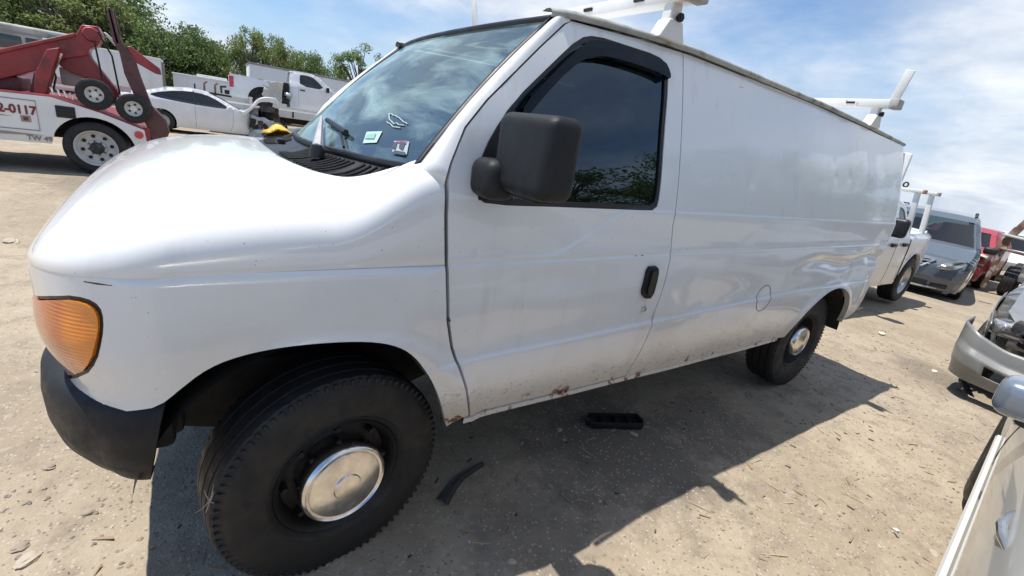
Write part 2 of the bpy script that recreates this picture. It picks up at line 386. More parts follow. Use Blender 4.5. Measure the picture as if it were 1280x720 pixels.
def van_side(s, z):
    s = np.asarray(s, float); z = np.asarray(z, float)
    th = np.clip((XC-s)/0.36, 0, math.pi/2); ext = np.clip(XC-0.36*math.pi/2-s, 0, 2)
    o = van_off(np.maximum(s, XC), z) + 0.03*ss(0.95, 0.70, z)*ss(-0.3, -0.6, s)
    x = np.where(s >= XC, s, XC-CA*np.sin(th)-0.03*ext*0.3+o*np.sin(th)); y = o*np.cos(th)+CB*(1-np.cos(th))+ext
    return np.stack([x, y, z], -1)
def project(P):
    d = np.asarray(P)-CAM; zz = d@CF; return np.stack([640+FPX*(d@CR)/zz, 360-FPX*(d@CU)/zz], -1)
_gs, _gz = np.meshgrid(np.arange(-0.95, XE, 0.03), np.arange(0.42, 2.0, 0.03)); _gp = project(van_side(_gs, _gz))
def psz(px, py):
    i = np.argmin((_gp[..., 0]-px)**2+(_gp[..., 1]-py)**2); s, z = _gs.flat[i], _gz.flat[i]
    for _ in range(8):
        e = 1e-4; p = project(van_side(s, z)); a = (project(van_side(s+e, z))-p)/e; b = (project(van_side(s, z+e))-p)/e
        J = np.stack([a, b], 1)
        try: ds = np.linalg.solve(J, np.array([px, py])-p)
        except Exception: break
        ds = np.clip(ds, -0.05, 0.05); s += ds[0]; z += ds[1]
    return (float(s), float(z))
def PX(*pts): return [psz(*p) for p in pts]

van = thing('cargo_van', 'white cargo van with black mirror, amber corner lamp and white ladder rack', 'van')

GAPF = PX((584, 527), (583, 485), (574, 458), (565, 435), (560, 400))+[psz(558, 330), psz(558, 270), psz(559, 222)]
PILL = PX((564, 204), (582, 159), (609, 125), (640, 94), (674, 60), (706, 30))
DREAR = PX((854, 92), (850, 200), (841, 282), (838, 317), (824, 375), (800, 440), (775, 478))
def off_line(L_, d): return [(p[0]+d, p[1]) for p in L_]
ZS = 0.508
# --- door
zt_ = lambda x: float(zg(x))-0.012
dx0 = PILL[-1][0]+0.03; dx1 = DREAR[0][0]
door_poly = [(GAPF[0][0]+0.006, 0.525)]+off_line(GAPF[1:], 0.006)+off_line(PILL, 0.004)+[(dx0, zt_(dx0)), ((dx0+dx1)/2, zt_((dx0+dx1)/2)), (dx1-0.003, zt_(dx1))]+off_line(DREAR, -0.003)+[(DREAR[-1][0]-0.003, 0.525)]
win = smooth_loop(PX((594, 246), (600, 200), (613, 170), (641, 127), (690, 79), (724, 47), (745, 44), (785, 57), (822, 69), (834, 80), (836, 100), (830, 175), (825, 245), (821, 263), (800, 263), (700, 259), (609, 256)), 1)
rowz = [[(x, float(zcr(x))+d) for x in np.arange(-1.2, 4.2, 0.1)] for d in (-0.014, -0.006, 0, 0.006, 0.014)]
rk = [[(x, min(0.759+0.041*x, 0.87)+d) for x in np.arange(0.3, 4.2, 0.1)] for d in (-0.01, 0.0, 0.008, 0.022)]
sw = [[(x, 1.160+0.172*float(ss(0.66, 1.10, x))+d) for x in np.arange(0.55, 4.2, 0.05)] for d in (-0.012, 0, 0.012)]
door = panel('door', M_VAN, van, door_poly, van_side, 0.03, holes=[win], rows=rowz+rk+sw, flange=0.03)
door_r = panel('door', M_VAN, van, door_poly, van_side, 0.045, holes=[win], flange=0.03, mirror=VW)
# --- cargo side
rarch = smooth_loop(PX((968, 424), (985, 412), (1003, 388), (1022, 366), (1040, 358), (1056, 360), (1063, 372), (1060, 392), (1050, 408)), 1, closed=False)
rarch = [(2.78, ZS)]+[(RA[0]+RA[2]*math.cos(a), RA[1]+RA[2]*math.sin(a)) for a in np.linspace(math.pi-0.28, 0.33, 22)]
xr = XE-0.002
side_poly = [(DREAR[-1][0]+0.003, ZS+0.004)]+rarch+[(3.80, 0.53), (3.92, 0.57), (4.0, 0.62), (xr, 0.68)]+[(xr, zt_(xr))]+[(x, zt_(x)) for x in (3.7, 3.3, 2.8, 2.2, 1.7, 1.4)]+[(dx1+0.003, zt_(dx1))]+off_line(DREAR, 0.003)
for mir, sp in ((None, 0.026), (VW, 0.05)):
    panel('side_panel', M_VAN, van, side_poly, van_side, sp, rows=(rowz+rk+sw) if mir is None else (), flange=0.035, mirror=mir)
# sill lip below the door
for mir in (0, 1):
    mb = MB(); P = []
    for x in np.linspace(0.44, 2.82, 60):
        y0 = float(van_off(x, 0.525)); row = [(x, y0+0.012, 0.521), (x, y0-0.003, 0.518), (x, y0-0.004, 0.500), (x, y0+0.008, 0.492), (x, y0+0.06, 0.492)]
        P.append([(a, b if not mir else VW-b, c) for a, b, c in row])
    mb.grid(P).build('sill', M_VAN, van)
# --- front fender: lower side wrapped round the corner, and the crowned top strip
LAMP = [(-1.0, 1.075)]+PX((58, 367), (107, 371))
lamp_px = [(45, 367), (80, 368), (108, 372), (125, 382), (130, 400), (128, 425), (122, 452), (108, 470), (84, 473), (66, 466)]
lamp = PX(*lamp_px); lamp = [(-0.93, lamp[-1][1]+0.03), (-0.97, 0.98), (-0.97, lamp[0][1])]+lamp
lamp = smooth_loop(lamp, 1)
farch = PX((218, 493), (260, 459), (313, 441), (380, 430), (447, 426), (491, 430), (518, 444), (540, 475), (551, 502), (558, 533))
farch = smooth_loop(farch, 2, False)
fend_low = [(float(q), float(ZC-0.032*ss(-0.35, -0.95, q))-0.002) for q in (-0.2, -0.35, -0.45, -0.55, -0.65, -0.75, -0.85, -0.95, -1.02)]+[(-1.02, 0.90), (-0.93, 0.87)]+PX((72, 488), (100, 507), (140, 515), (190, 510), (205, 503))+farch+[(GAPF[0][0]-0.006, 0.535)]+off_line(GAPF[1:6], -0.006)
fend_low[-1] = (fend_low[-1][0], ZC-0.002)
HX = 0.675
def dome_h(x):
    x = np.asarray(x, float); q = np.clip(-x/HX, 0, 0.9999); return np.where(x < 0, 0.226*(1-q**3.2)**0.60, 0.226+0.085*ss(0.02, 0.25, x))
def dome_n(x): return 2.5+1.1*ss(-0.62, 0.0, x)+5.2*ss(-0.05, 0.26, x)
def plan_w(x):
    x = np.asarray(x, float); t = np.clip((XC-x)/CA, 0, 1); return 1.0-CB*(1-np.sqrt(np.maximum(1-t*t, 0)))
def zfs(s_): return ZC-0.032*ss(-0.35, -0.95, s_)
def zfx(x): return zfs(XC-0.36*np.arcsin(np.clip((XC-np.asarray(x, float))/CA, 0, 1)))
def dome(x, ph):
    n = dome_n(x); w_ = plan_w(x); u = np.cos(ph)**(2/n); v = np.sin(ph)**(2/n)
    off = 0.004*ss(-0.5, -0.3, x)
    return np.stack([x, VH-(VH-1.0+w_-off)*u, zfx(x)+0.001+dome_h(x)*v], -1)
XS = np.concatenate([-HX+0.004+0.29*(1-np.cos(np.linspace(0, math.pi/2, 26)))[:-1], np.linspace(-0.381, 0.255, 32)])
def ph1(x): return np.arccos(0.87**(dome_n(x)/2))
def fender(mir):
    me1 = panel_mesh('fender', fend_low, van_side, 0.026, holes=[lamp], rows=rk, flange=0.025, mirror=VW if mir else None)
    mb = MB(); P = []
    for x in XS:
        t = np.linspace(0, 1, 22)**1.4; ph = t*float(ph1(x)); row = dome(np.full(22, x), ph)
        row = np.vstack([row, row[-1]+np.array([0, 0.0015, -0.004])])
        row[:, 0] += (np.interp(row[:, 2], [g[1] for g in GAPF[5:]], [g[0]-0.006 for g in GAPF[5:]])-0.255)*ss(0.05, 0.255, x)
        row = np.vstack([row[0]+np.array([0, 0.006, -0.010]), row[0]+np.array([0, 0.0015, -0.0028]), row])
        if mir: row[:, 1] = VW-row[:, 1]
        P.append(row)
    mb.grid(P)
    top = mb.build('fender_top', M_VAN, None, 60); o = obj('front_fender', me1, M_VAN, van); top.parent = o
    return o
fl = fender(False); fr = fender(True)
# a thin dark shut line under the crease
# --- hood
def cowl_x(y):
    u = abs(y-VH)/(VH-0.10); return -0.10+0.30*np.clip(u, 0, 1)**4.5
mb = MB(); P = []
XH = XS[XS < 0.21]
for x in XH:
    p1 = float(ph1(x)); ph = np.linspace(p1, math.pi-p1, 61); row = []
    for a in ph:
        p = dome(np.array(x), np.array(min(a, math.pi-a)));
        if a > math.pi/2: p[1] = VW-p[1]
        row.append(p)
    row = np.array(row); row[0, 1] += 0.0012; row[-1, 1] -= 0.0012
    cx_ = np.array([cowl_x(y) for y in row[:, 1]])
    for k_ in range(len(row)):
        if row[k_, 0] > cx_[k_]-1e-6 or x == XH[-1]:
            xx = cx_[k_]; n_ = float(dome_n(xx)); u_ = min(1.0, abs(row[k_, 1]-VH)/(VH-0.004)); row[k_, 0] = xx; row[k_, 2] = float(zfx(xx))+0.001+float(dome_h(xx))*(1-u_**n_)**(1/n_)
    P.append(row)
P = np.array(P)
# stretch so the last row follows the cowl line
mb.grid(P)
rim = [P[-1], P[-1]+np.array([0.008, 0, -0.012]), P[-1]+np.array([0.006, 0, -0.05])]; mb.grid(rim)
mb.build('hood', M_VAN, van, 60, weld=0.0005)
# nose panel, grille, headlights
mb = MB(); mb.box((-0.640, VH, 0.965), (0.05, 1.16, 0.32), bev=0.012); mb.build('grille_surround', M_VAN, van)
mb = MB(); mb.box((-0.672, VH, 0.985), (0.03, 0.74, 0.22), bev=0.01); gr = mb.build('grille', M_TRIM, van)
for i in range(4):
    MB().box((-0.694, VH, 0.915+0.045*i), (0.02, 0.72, 0.012), bev=0.004).build('grille_bar', M_CHR, gr)
for y in (0.46, VW-0.46):
    h = MB().box((-0.670, y, 0.985), (0.05, 0.20, 0.16), bev=0.02, seg=3).build('headlight', mat('lamp_lens', (0.75, 0.77, 0.78), 0.08, 0.4, coat=1), van)
# --- amber corner lamps
def lamp_surf(d):
    def f(s, z):
        P = van_side(s, z); th = np.clip((XC-np.asarray(s, float))/0.36, 0, math.pi/2)
        P = P.copy(); P[..., 0] += -np.sin(th)*d; P[..., 1] += -np.cos(th)*d; return P
    return f
def amber():
    m = bpy.data.materials.new('amber_lens'); m.use_nodes = True; nt = m.node_tree; N, L = nt.nodes, nt.links; b = N['Principled BSDF']
    tc = N.new('ShaderNodeTexCoord'); wv = N.new('ShaderNodeTexWave'); wv.wave_type = 'BANDS'; wv.bands_direction = 'Z'; wv.inputs['Scale'].default_value = 34; wv.inputs['Distortion'].default_value = 0.0
    L.new(tc.outputs['Object'], wv.inputs[0]); sy = N.new('ShaderNodeSeparateXYZ'); L.new(tc.outputs['Object'], sy.inputs[0])
    f = N.new('ShaderNodeMapRange'); f.interpolation_type = 'SMOOTHSTEP'; L.new(sy.outputs[1], f.inputs[0]); f.inputs[1].default_value = 0.075; f.inputs[2].default_value = 0.105
    cr = N.new('ShaderNodeMix'); cr.data_type = 'RGBA'; L.new(f.outputs[0], cr.inputs[0]); cr.inputs[6].default_value = (0.88, 0.26, 0.008, 1); cr.inputs[7].default_value = (0.60, 0.13, 0.005, 1)
    n = N.new('ShaderNodeTexNoise'); n.inputs['Scale'].default_value = 16; L.new(tc.outputs['Object'], n.inputs['Vector']); sc_ = N.new('ShaderNodeMapRange'); L.new(n.outputs[0], sc_.inputs[0]); sc_.inputs[3].default_value = 0.7; sc_.inputs[4].default_value = 1.2
    vm = N.new('ShaderNodeVectorMath'); vm.operation = 'SCALE'; L.new(cr.outputs[2], vm.inputs[0]); L.new(sc_.outputs[0], vm.inputs['Scale']); L.new(vm.outputs[0], b.inputs['Base Color'])
    b.inputs['Roughness'].default_value = 0.12; b.inputs['Coat Weight'].default_value = 1; b.inputs['Coat Roughness'].default_value = 0.02
    b.inputs['Subsurface Weight'].default_value = 0.25; b.inputs['Subsurface Radius'].default_value = (0.03, 0.012, 0.002); b.inputs['Subsurface Scale'].default_value = 1
    bp = N.new('ShaderNodeBump'); bp.inputs['Strength'].default_value = 0.35; bp.inputs['Distance'].default_value = 0.003; L.new(wv.outputs[0], bp.inputs['Height']); L.new(bp.outputs[0], b.inputs['Normal']); return m
M_AMB = amber()
lc = np.mean(lamp, 0); lens_in = [tuple(lc+(np.array(p)-lc)*np.array([0.93, 0.91])) for p in lamp]
for mir in (None, VW):
    bz = panel('turn_signal', M_TRIM, van, lamp, lamp_surf(-0.004), 0.02, holes=[lens_in], flange=0.03, mirror=mir)
    def lsurf(s, z):
        k = np.clip(1-(((np.asarray(s)-lc[0])/0.22)**2+((np.asarray(z)-lc[1])/0.11)**2), 0, 1); 
        P = van_side(s, z).copy(); th = np.clip((XC-np.asarray(s, float))/0.36, 0, math.pi/2); d = 0.002+0.010*k
        P[..., 0] -= np.sin(th)*d; P[..., 1] -= np.cos(th)*d; return P
    panel('lens', M_AMB, bz, lens_in, lsurf, 0.016, flange=0.02, mirror=mir)
    MB().lathe([(0.0, 0.0), (0.022, 0.0), (0.03, 0.03), (0.03, 0.05)], 20, 'y', (-0.545, 0.16 if mir is None else VW-0.16, 0.97)).build('bulb_seat', M_CHR, bz)
# --- front bumper
mb = MB(); P = []
prof = [(0.0, 0.800), (-0.025, 0.795), (-0.045, 0.775), (-0.052, 0.72), (-0.05, 0.655), (-0.038, 0.60), (-0.012, 0.555), (0.02, 0.530), (0.07, 0.525)]
def bump_row(s, k=1.0):
    xc, a, b_, y0 = -0.40, 0.27, 0.40, 0.075
    th = min(max((xc-s)/0.38, 0), math.pi/2); ext = max(xc-0.38*math.pi/2-s, 0)
    nx, ny = -math.sin(th), -math.cos(th); row = []
    for d, z in prof:
        dd = -d*k+0.0
        row.append((max(s, xc) if s > xc else xc-a*math.sin(th)-0.02*ext+nx*(-d)*1.0, 0, 0)); row[-1] = ((s if s > xc else xc-a*math.sin(th)-0.03*ext)+nx*(-d), y0+b_*(1-math.cos(th))+ext+ny*(-d), z); row[-1] = (row[-1][0]-(0.78-z)*0.22*max(0, (s+0.62)/0.185), row[-1][1], z)
    return row
ses = list(np.linspace(-0.435, -0.997, 28))+[-1.2, -0.997-(VH-0.475)]
L1 = [bump_row(s) for s in ses]; R1 = [[(x, VW-y, z) for x, y, z in r] for r in L1[::-1]]
mb.grid(L1+R1[1:])
e0 = L1[0]; mb.grid([e0, [(x+0.004, y+0.03, z) for x, y, z in e0], [(x, 0.16, z) for x, y, z in e0]])
e1 = R1[-1]; mb.grid([e1, [(x, VW-0.16, z) for x, y, z in e1]])
bmp = mb.build('front_bumper', M_BLK, van, 50); 
MB().box((-0.55, VH, 0.80), (0.10, VW-0.42, 0.56), bev=0.02).build('nose_light_block', M_DARK, van); MB().box((-0.64, VH, 0.795), (0.08, VW-1.0, 0.05), bev=0.01).build('bumper_light_block', M_BLK, van)  # dark blocks added to stop sun leaking through gaps behind the bumper
for y in (0.24, VW-0.24): MB().box((-0.50, y, 0.82), (0.16, 0.16, 0.50), bev=0.02).build('inner_wing', M_DARK, van)
# --- windscreen
def ws(u, v):
    u = np.asarray(u, float); v = np.asarray(v, float); a = np.abs(u)
    bx = 0.205-0.165*(1-a**2.0); by = VH+(VH-0.10)*u; bz = 1.405-0.010*(1-a**2)
    tx = 0.695-0.095*(1-a**2.0); ty = VH+(VH-0.205)*u; tz = 1.925-0.018*(1-a**2)
    x = bx+(tx-bx)*v-0.012*np.sin(math.pi*v); y = by+(ty-by)*v; z = bz+(tz-bz)*v+0.012*np.sin(math.pi*v)
    return np.stack([x, y, z], -1)
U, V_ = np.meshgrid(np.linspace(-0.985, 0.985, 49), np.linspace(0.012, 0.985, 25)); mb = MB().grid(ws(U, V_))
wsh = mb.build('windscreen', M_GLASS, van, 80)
def ribbon(f, t, w0, w1): return None
mb = MB()      # black seal round the glass
lp = [ws(u, 0.0) for u in np.linspace(-1, 1, 40)]+[ws(1.0, v) for v in np.linspace(0.04, 1, 20)]+[ws(u, 1.0) for u in np.linspace(0.97, -1, 40)]+[ws(-1.0, v) for v in np.linspace(0.96, 0.04, 20)]
mb.tube(lp, 0.013, 6, closed=True).build('windscreen_seal', M_TRIM, wsh, 60)
# tint band at the top of the glass
U, V_ = np.meshgrid(np.linspace(-0.97, 0.97, 40), np.linspace(0.86, 0.975, 5)); q = ws(U, V_); q[..., 0] += 0.006; q[..., 2] -= 0.004
MB().grid(q).build('tint_band', glass('tint_band', (0.22, 0.3, 0.38)), wsh, 80)
# stickers and chalk scrawl on the glass
M_STK = mat('sticker_paper', (0.40, 0.53, 0.52), 0.5, var=0.06, vscale=30)
def ws_px(px, py, d=0.006):
    U, V_ = np.meshgrid(np.linspace(-1, 0.4, 140), np.linspace(0, 1, 120)); Q = ws(U, V_); p = project(Q); i = np.argmin((p[..., 0]-px)**2+(p[..., 1]-py)**2); return Q.reshape(-1, 3)[i]+np.array([d, 0, -d*0.6])
def sticker(corners, m, name='sticker', d=0.006, off=None):
    c = [ws_px(*p, d) for p in corners]; k = 6; P = [[(c[0]*(1-i/k)+c[3]*(i/k))*(1-j/k)+(c[1]*(1-i/k)+c[2]*(i/k))*(j/k) for j in range(k+1)] for i in range(k+1)]
    return MB().grid(P).build(name, m, wsh)
sticker([(454, 179), (459, 166), (478, 165), (472, 178)], M_STK, d=-0.003)
s2 = sticker([(491, 191), (494, 177), (512, 178), (509, 194)], mat('sticker_grey', (0.32, 0.40, 0.43), 0.5), d=-0.003)
M_PRINT = mat('sticker_print', (0.04, 0.05, 0.07), 0.6); M_RED = mat('sticker_red', (0.28, 0.10, 0.14), 0.6)
for (a, b_, c_, d_, mm) in [((458, 175), (461, 169), (472, 168), (470, 174), mat('sticker_green', (0.22, 0.42, 0.38), 0.6)), ((492, 186), (494, 179), (499, 179), (497, 187), M_PRINT), ((500, 187), (502, 179), (508, 180), (506, 188), M_PRINT), ((493, 193), (494, 189), (509, 191), (508, 195), M_PRINT), ((497, 179), (498, 177), (511, 178), (510, 181), M_RED)]:
    sticker([a, b_, c_, d_], mm, 'sticker_print', d=-0.0055)
M_CHALK = mat('chalk_scrawl', (0.36, 0.46, 0.46), 0.9)
for st in ([(484, 153), (494, 160), (502, 160)], [(488, 143), (487, 150), (494, 155), (506, 157)], [(488, 143), (500, 148), (511, 156)]):
    MB().tube([ws_px(*p, -0.003) for p in resample(st, 3, False)], 0.0022, 5).build('chalk_mark', M_CHALK, wsh)
# --- A pillars: between glass edge and door line
for mir in (0, 1):
    outer = [np.array(van_side(*p)) for p in [(GAPF[-1][0]-0.004, GAPF[-1][1])]+off_line(PILL, -0.004)+[(dx0-0.002, zt_(dx0))]]
    outer = [np.array(p) for p in resample([tuple(p) for p in outer], 0.03, False)]; n = len(outer); P = []
    for i, o in enumerate(outer):
        v = i/(n-1); g = ws(-1.0, v); mid = (o+g)/2
        row = []
        for t in np.linspace(0, 1, 9):
            p = o*(1-t)+g*t; b_ = math.sin(math.pi*t)*0.028; p = p+np.array([-0.5, -0.62, 0.6])*b_; row.append(p)
        row = [o+np.array([0.0, 0.03, 0])]+row
        if mir: row = [np.array((p[0], VW-p[1], p[2])) for p in row]
        if i == 0: P.append([p+np.array([0.0, 0.012 if not mir else -0.012, -0.07]) for p in row]); P.append([p+np.array([0.0, 0.004 if not mir else -0.004, -0.012]) for p in row])
        P.append(row)
    MB().grid(P).build('windscreen_pillar', M_VAN, van, 60)
# --- cowl panel
mb = MB(); P = []
for u in np.linspace(-1.0, 1.0, 60):
    y = VH+(VH-0.10)*u; g = ws(u, 0.0); xf = cowl_x(y)+0.006; xe = -HX
    hz = ZC+0.0+float(dome_h(np.array(min(xf, 0.20))))*max(0.0, 1-(abs(u)*(VH-0.10)/VH)**float(dome_n(np.array(xf))))**(1/float(dome_n(np.array(xf))))-0.010
    P.append([np.array((xf, y, hz))*(1-t)+(g+np.array([0, 0, -0.006]))*t+np.array([0, 0, -0.012*math.sin(math.pi*t)]) for t in np.linspace(0, 1, 8)])
cowl = MB().grid(P).build('cowl', M_TRIM, van, 60); CP = np.array(P)
mb = MB()
for k in range(1, 20):          # louvres beside the near corner and the far one
    for side in (0, 1):
        i = 1+int(k*1.15)
        if i > 26: continue
        a = CP[i][0] if not side else CP[59-i][0]; b_ = CP[i][-2] if not side else CP[59-i][-2]
        a = CP[i if not side else 59-i]; mb.tube([p+np.array([0, 0, 0.005]) for p in a[1:7]], 0.0038, 5)
o = mb.build('cowl_louvres', M_BLK, cowl); o['kind'] = 'stuff'
MB().box((-0.055, 0.80, 1.392), (0.03, 0.06, 0.02), bev=0.006).build('washer_jet', M_BLK, cowl)
# --- wipers
M_WIP = mat('wiper_black', (0.015, 0.015, 0.016), 0.4)
def wiper(u0, u1, parent):
    pv = ws(u0, -0.03)+np.array([-0.03, 0, 0.01]); tip = ws(u1, 0.12)+np.array([-0.03, 0, 0.02]); mid = (pv+tip)/2+np.array([-0.03, 0, 0.02])
    o = MB().tube([pv, mid, tip], [0.011, 0.008, 0.006], 8).build('wiper', M_WIP, van)
    MB().lathe([(0, 0.03), (0.02, 0.03), (0.026, 0.015), (0.026, 0)], 16, 'z', tuple(pv-np.array([0, 0, 0.012]))).build('pivot', M_WIP, o)
    bl = [ws(u1+d, 0.12+0.02*abs(d))+np.array([-0.014, 0, 0.012]) for d in np.linspace(-0.22, 0.26, 12)]
    MB().tube(bl, 0.007, 6).build('blade', M_WIP, o)
    return o
# near wiper stands straight up off the glass, with its grey arm cover
pw = ws(-0.40, -0.02)+np.array([-0.055, 0, 0.0])
top_ = ws_px(412, 153, -0.03); base_ = ws_px(424, 188, -0.03)+np.array([-0.045, -0.01, -0.035])
wp = MB().tube([base_, base_*0.6+top_*0.4, top_], [0.021, 0.015, 0.005], 6).build('wiper', mat('wiper_grey', (0.42, 0.42, 0.42), 0.5, 0.2, var=0.2), van)
MB().lathe([(0, 0.035), (0.018, 0.03), (0.024, 0.01), (0.024, -0.01)], 14, 'z', tuple(base_)).build('pivot', M_WIP, wp)
a_ = ws_px(414, 153, -0.014); b_ = ws_px(437, 169, -0.014); MB().tube([a_, b_], 0.010, 6).build('blade', M_WIP, wp)
a_ = ws_px(430, 170, -0.012); b_ = ws_px(434, 188, -0.012); MB().tube([a_, b_], 0.005, 6).build('wiper_link', M_WIP, wp)
# --- roof and drip rails
mb = MB(); P = []
for x in np.concatenate([np.linspace(0.0, 0.3, 6), np.linspace(0.36, 1, 20)]):
    row = []
    for u in np.linspace(-1, 1, 41):
        a = abs(u); x0 = 0.70-0.095*(1-a**2.0)
        X = x0+(XE-0.03-x0)*x; yy = VH+u*(VH-0.165)*(1-0.06*(1-min(x/0.05, 1)))
        zz = np.interp(X, GX, GZ)-0.0+(0.085*ss(0.70, 1.6, X)-0.016*(1-ss(0.6, 1.0, X)))*(1-a**2.6)-0.03*ss(3.9, 4.05, X)*(1-a**2)
        row.append((X, yy, zz))
    P.append(row)
mb.grid(P).build('roof', M_VAN, van, 60)
for mir in (0, 1):
    mb = MB(); xs = np.linspace(0.66, XE-0.05, 60)
    pts = [(x, (0.168+0.04*ss(0.75, 0.6, x)) if not mir else VW-(0.168+0.04*ss(0.75, 0.6, x)), float(zg(x))+0.004) for x in xs]
    P = []
    for x, y, z in pts:
        s_ = -1 if not mir else 1
        P.append([(x, y-0.02*s_, z-0.006), (x, y+0.020*s_, z-0.012), (x, y+0.026*s_, z-0.004), (x, y+0.024*s_, z+0.006), (x, y+0.012*s_, z+0.014), (x, y-0.01*s_, z+0.014), (x, y-0.03*s_, z+0.008)])
    mb.grid(P).build('drip_rail', M_GUT, van, 50)
# --- rear: two doors, lamps, bumper
for y in (VH-0.41, VH+0.41):
    d = MB().box((XE-0.02, y, 1.26), (0.04, 0.81, 1.16), bev=0.02).build('rear_door', M_VAN, van)
    MB().box((XE+0.002, y, 1.60), (0.01, 0.62, 0.36), bev=0.004).build('rear_window', M_TINT, d)
for y in (0.11, VW-0.11): MB().box((XE-0.02, y+(0.02 if y < 1 else -0.02), 1.02), (0.06, 0.11, 0.30), bev=0.012).build('tail_light', mat('red_lens', (0.45, 0.02, 0.02), 0.12, coat=1), van)
MB().box((XE+0.04, VH, 0.62), (0.12, VW-0.16, 0.14), bev=0.03).build('rear_bumper', M_BLK, van)
# --- window: black frame, glass, sail, visor
wc = np.mean(win, 0); win_in = [tuple(wc+(np.array(p)-wc)*np.array([0.955, 0.93])) for p in win]
def off_surf(d):
    def f(s, z):
        P = van_side(s, z).copy(); P[..., 1] += d; return P
    return f
for mir, dd in ((None, door), (VW, door_r)):
    wf = panel('window_frame', M_TRIM, dd, win, off_surf(0.004), 0.03, holes=[win_in], flange=0.02, mirror=mir)
    panel('window_glass', M_TINT, dd, win_in, off_surf(0.012), 0.05, flange=0, mirror=mir)
    sail = PX((598, 250), (600, 200), (613, 172), (640, 130), (646, 150), (640, 252))
    panel('mirror_sail', M_BLK, dd, sail, off_surf(-0.004), 0.03, flange=0.02, mirror=mir)
    vis = [(647, 150), (651, 128), (690, 88), (727, 52), (748, 50), (800, 66), (826, 76), (833, 90), (833, 100), (824, 93), (790, 80), (756, 71), (737, 70), (722, 75), (690, 103), (653, 147)]
    def vsurf(s, z):
        P = van_side(s, z).copy(); P[..., 1] -= 0.022; return P
    panel('window_visor', glass('smoked_visor', (0.05, 0.052, 0.06), refl=(0.7, 0.85, 1.0), ior=1.35), dd, smooth_loop(PX(*vis), 1), vsurf, 0.03, flange=0.02, mirror=mir)
# --- door handle and lock
hp = PX((804, 372), (801, 368), (801, 362), (807, 338), (810, 333), (818, 332), (821, 335), (821, 341), (815, 366), (811, 372))
dh = panel('door_handle', M_BLK, door, hp, off_surf(-0.012), 0.012, flange=0.025)
hc = np.mean(hp, 0); panel('handle_grip', M_TRIM, dh, [tuple(hc+(np.array(p)-hc)*np.array([0.45, 0.75])) for p in hp], off_surf(-0.022), 0.012, flange=0.012)
lk = psz(804, 386); lp_ = van_side(*lk)
MB().lathe([(0, -0.012), (0.008, -0.012), (0.009, -0.006), (0.013, -0.006), (0.014, 0.004)], 20, 'y', tuple(lp_)).build('door_lock', M_CHR, door)
# --- fuel filler ring pressed into the side
fc = psz(955, 373); mb = MB(); mb.tube([tuple(van_side(fc[0]+0.078*math.cos(a), fc[1]+0.078*math.sin(a))+np.array([0, -0.0005, 0])) for a in np.linspace(0, 2*math.pi, 48, endpoint=False)], 0.0022, 5, closed=True).build('fuel_door_edge', mat('scuff_line', (0.20, 0.17, 0.16), 0.8), van)
# --- scuffs: small dark nicks near the handle, on the fender, seam grime
M_NICK = mat('dark_nick', (0.05, 0.045, 0.04), 0.8)
for a, b_, r in [((793, 320), (796, 319), 0.003), ((799, 319), (806, 319), 0.003), ((105, 352), (140, 357), 0.0022), ((560, 398), (563, 402), 0.004)]:
    p, q = van_side(*psz(*a)), van_side(*psz(*b_)); MB().tube([p, (p+q)/2+np.array([0, -0.001, 0]), q], [r*0.6, r, r*0.3], 5).build('paint_nick', M_NICK, van)
# --- mirror
def mirror_unit(mir):
    f = (lambda P: [(x, VW-y, z) for x, y, z in P]) if mir else (lambda P: P)
    bm = bmesh.new(); bmesh.ops.create_cube(bm, size=1.0)
    dims = (0.12, 0.25, 0.215); c = (0.43, -0.165, 1.492)
    for v in bm.verts:
        x, y, z = v.co; tp = 1.0-0.10*(z > 0); v.co = Vector((x*dims[0]*tp+(0.012 if y < 0 else 0), y*dims[1]*(1.0 if z > 0 else 0.93), z*dims[2]))
    bmesh.ops.bevel(bm, geom=list(bm.edges), offset=0.036, segments=5, profile=0.55, affect='EDGES')
    V = [(v.co.x+c[0], v.co.y+c[1], v.co.z+c[2]) for v in bm.verts]; bm.verts.index_update(); F = [[v.index for v in g.verts] for g in bm.faces]; bm.free()
    h = MB().add(f(V), F).build('side_mirror', M_BLK, van, 60)
    MB().box(f([(0.487, -0.165, 1.49)])[0], (0.01, 0.19, 0.19), bev=0.004).build('mirror_glass', mat('mirror_silver', (0.8, 0.82, 0.84), 0.03, 1.0), h)
    a = [(0.385, 0.03, 1.392), (0.383, -0.02, 1.394), (0.39, -0.06, 1.40), (0.41, -0.10, 1.41)]
    MB().box(f([(0.392, -0.035, 1.410)])[0], (0.105, 0.13, 0.115), bev=0.035, seg=4).build('mirror_arm', M_BLK, h, 60)
    MB().box(f([(0.445, -0.155, 1.388)])[0], (0.075, 0.16, 0.03), bev=0.012, seg=3).build('mirror_foot', M_BLK, h)
mirror_unit(0); mirror_unit(1)
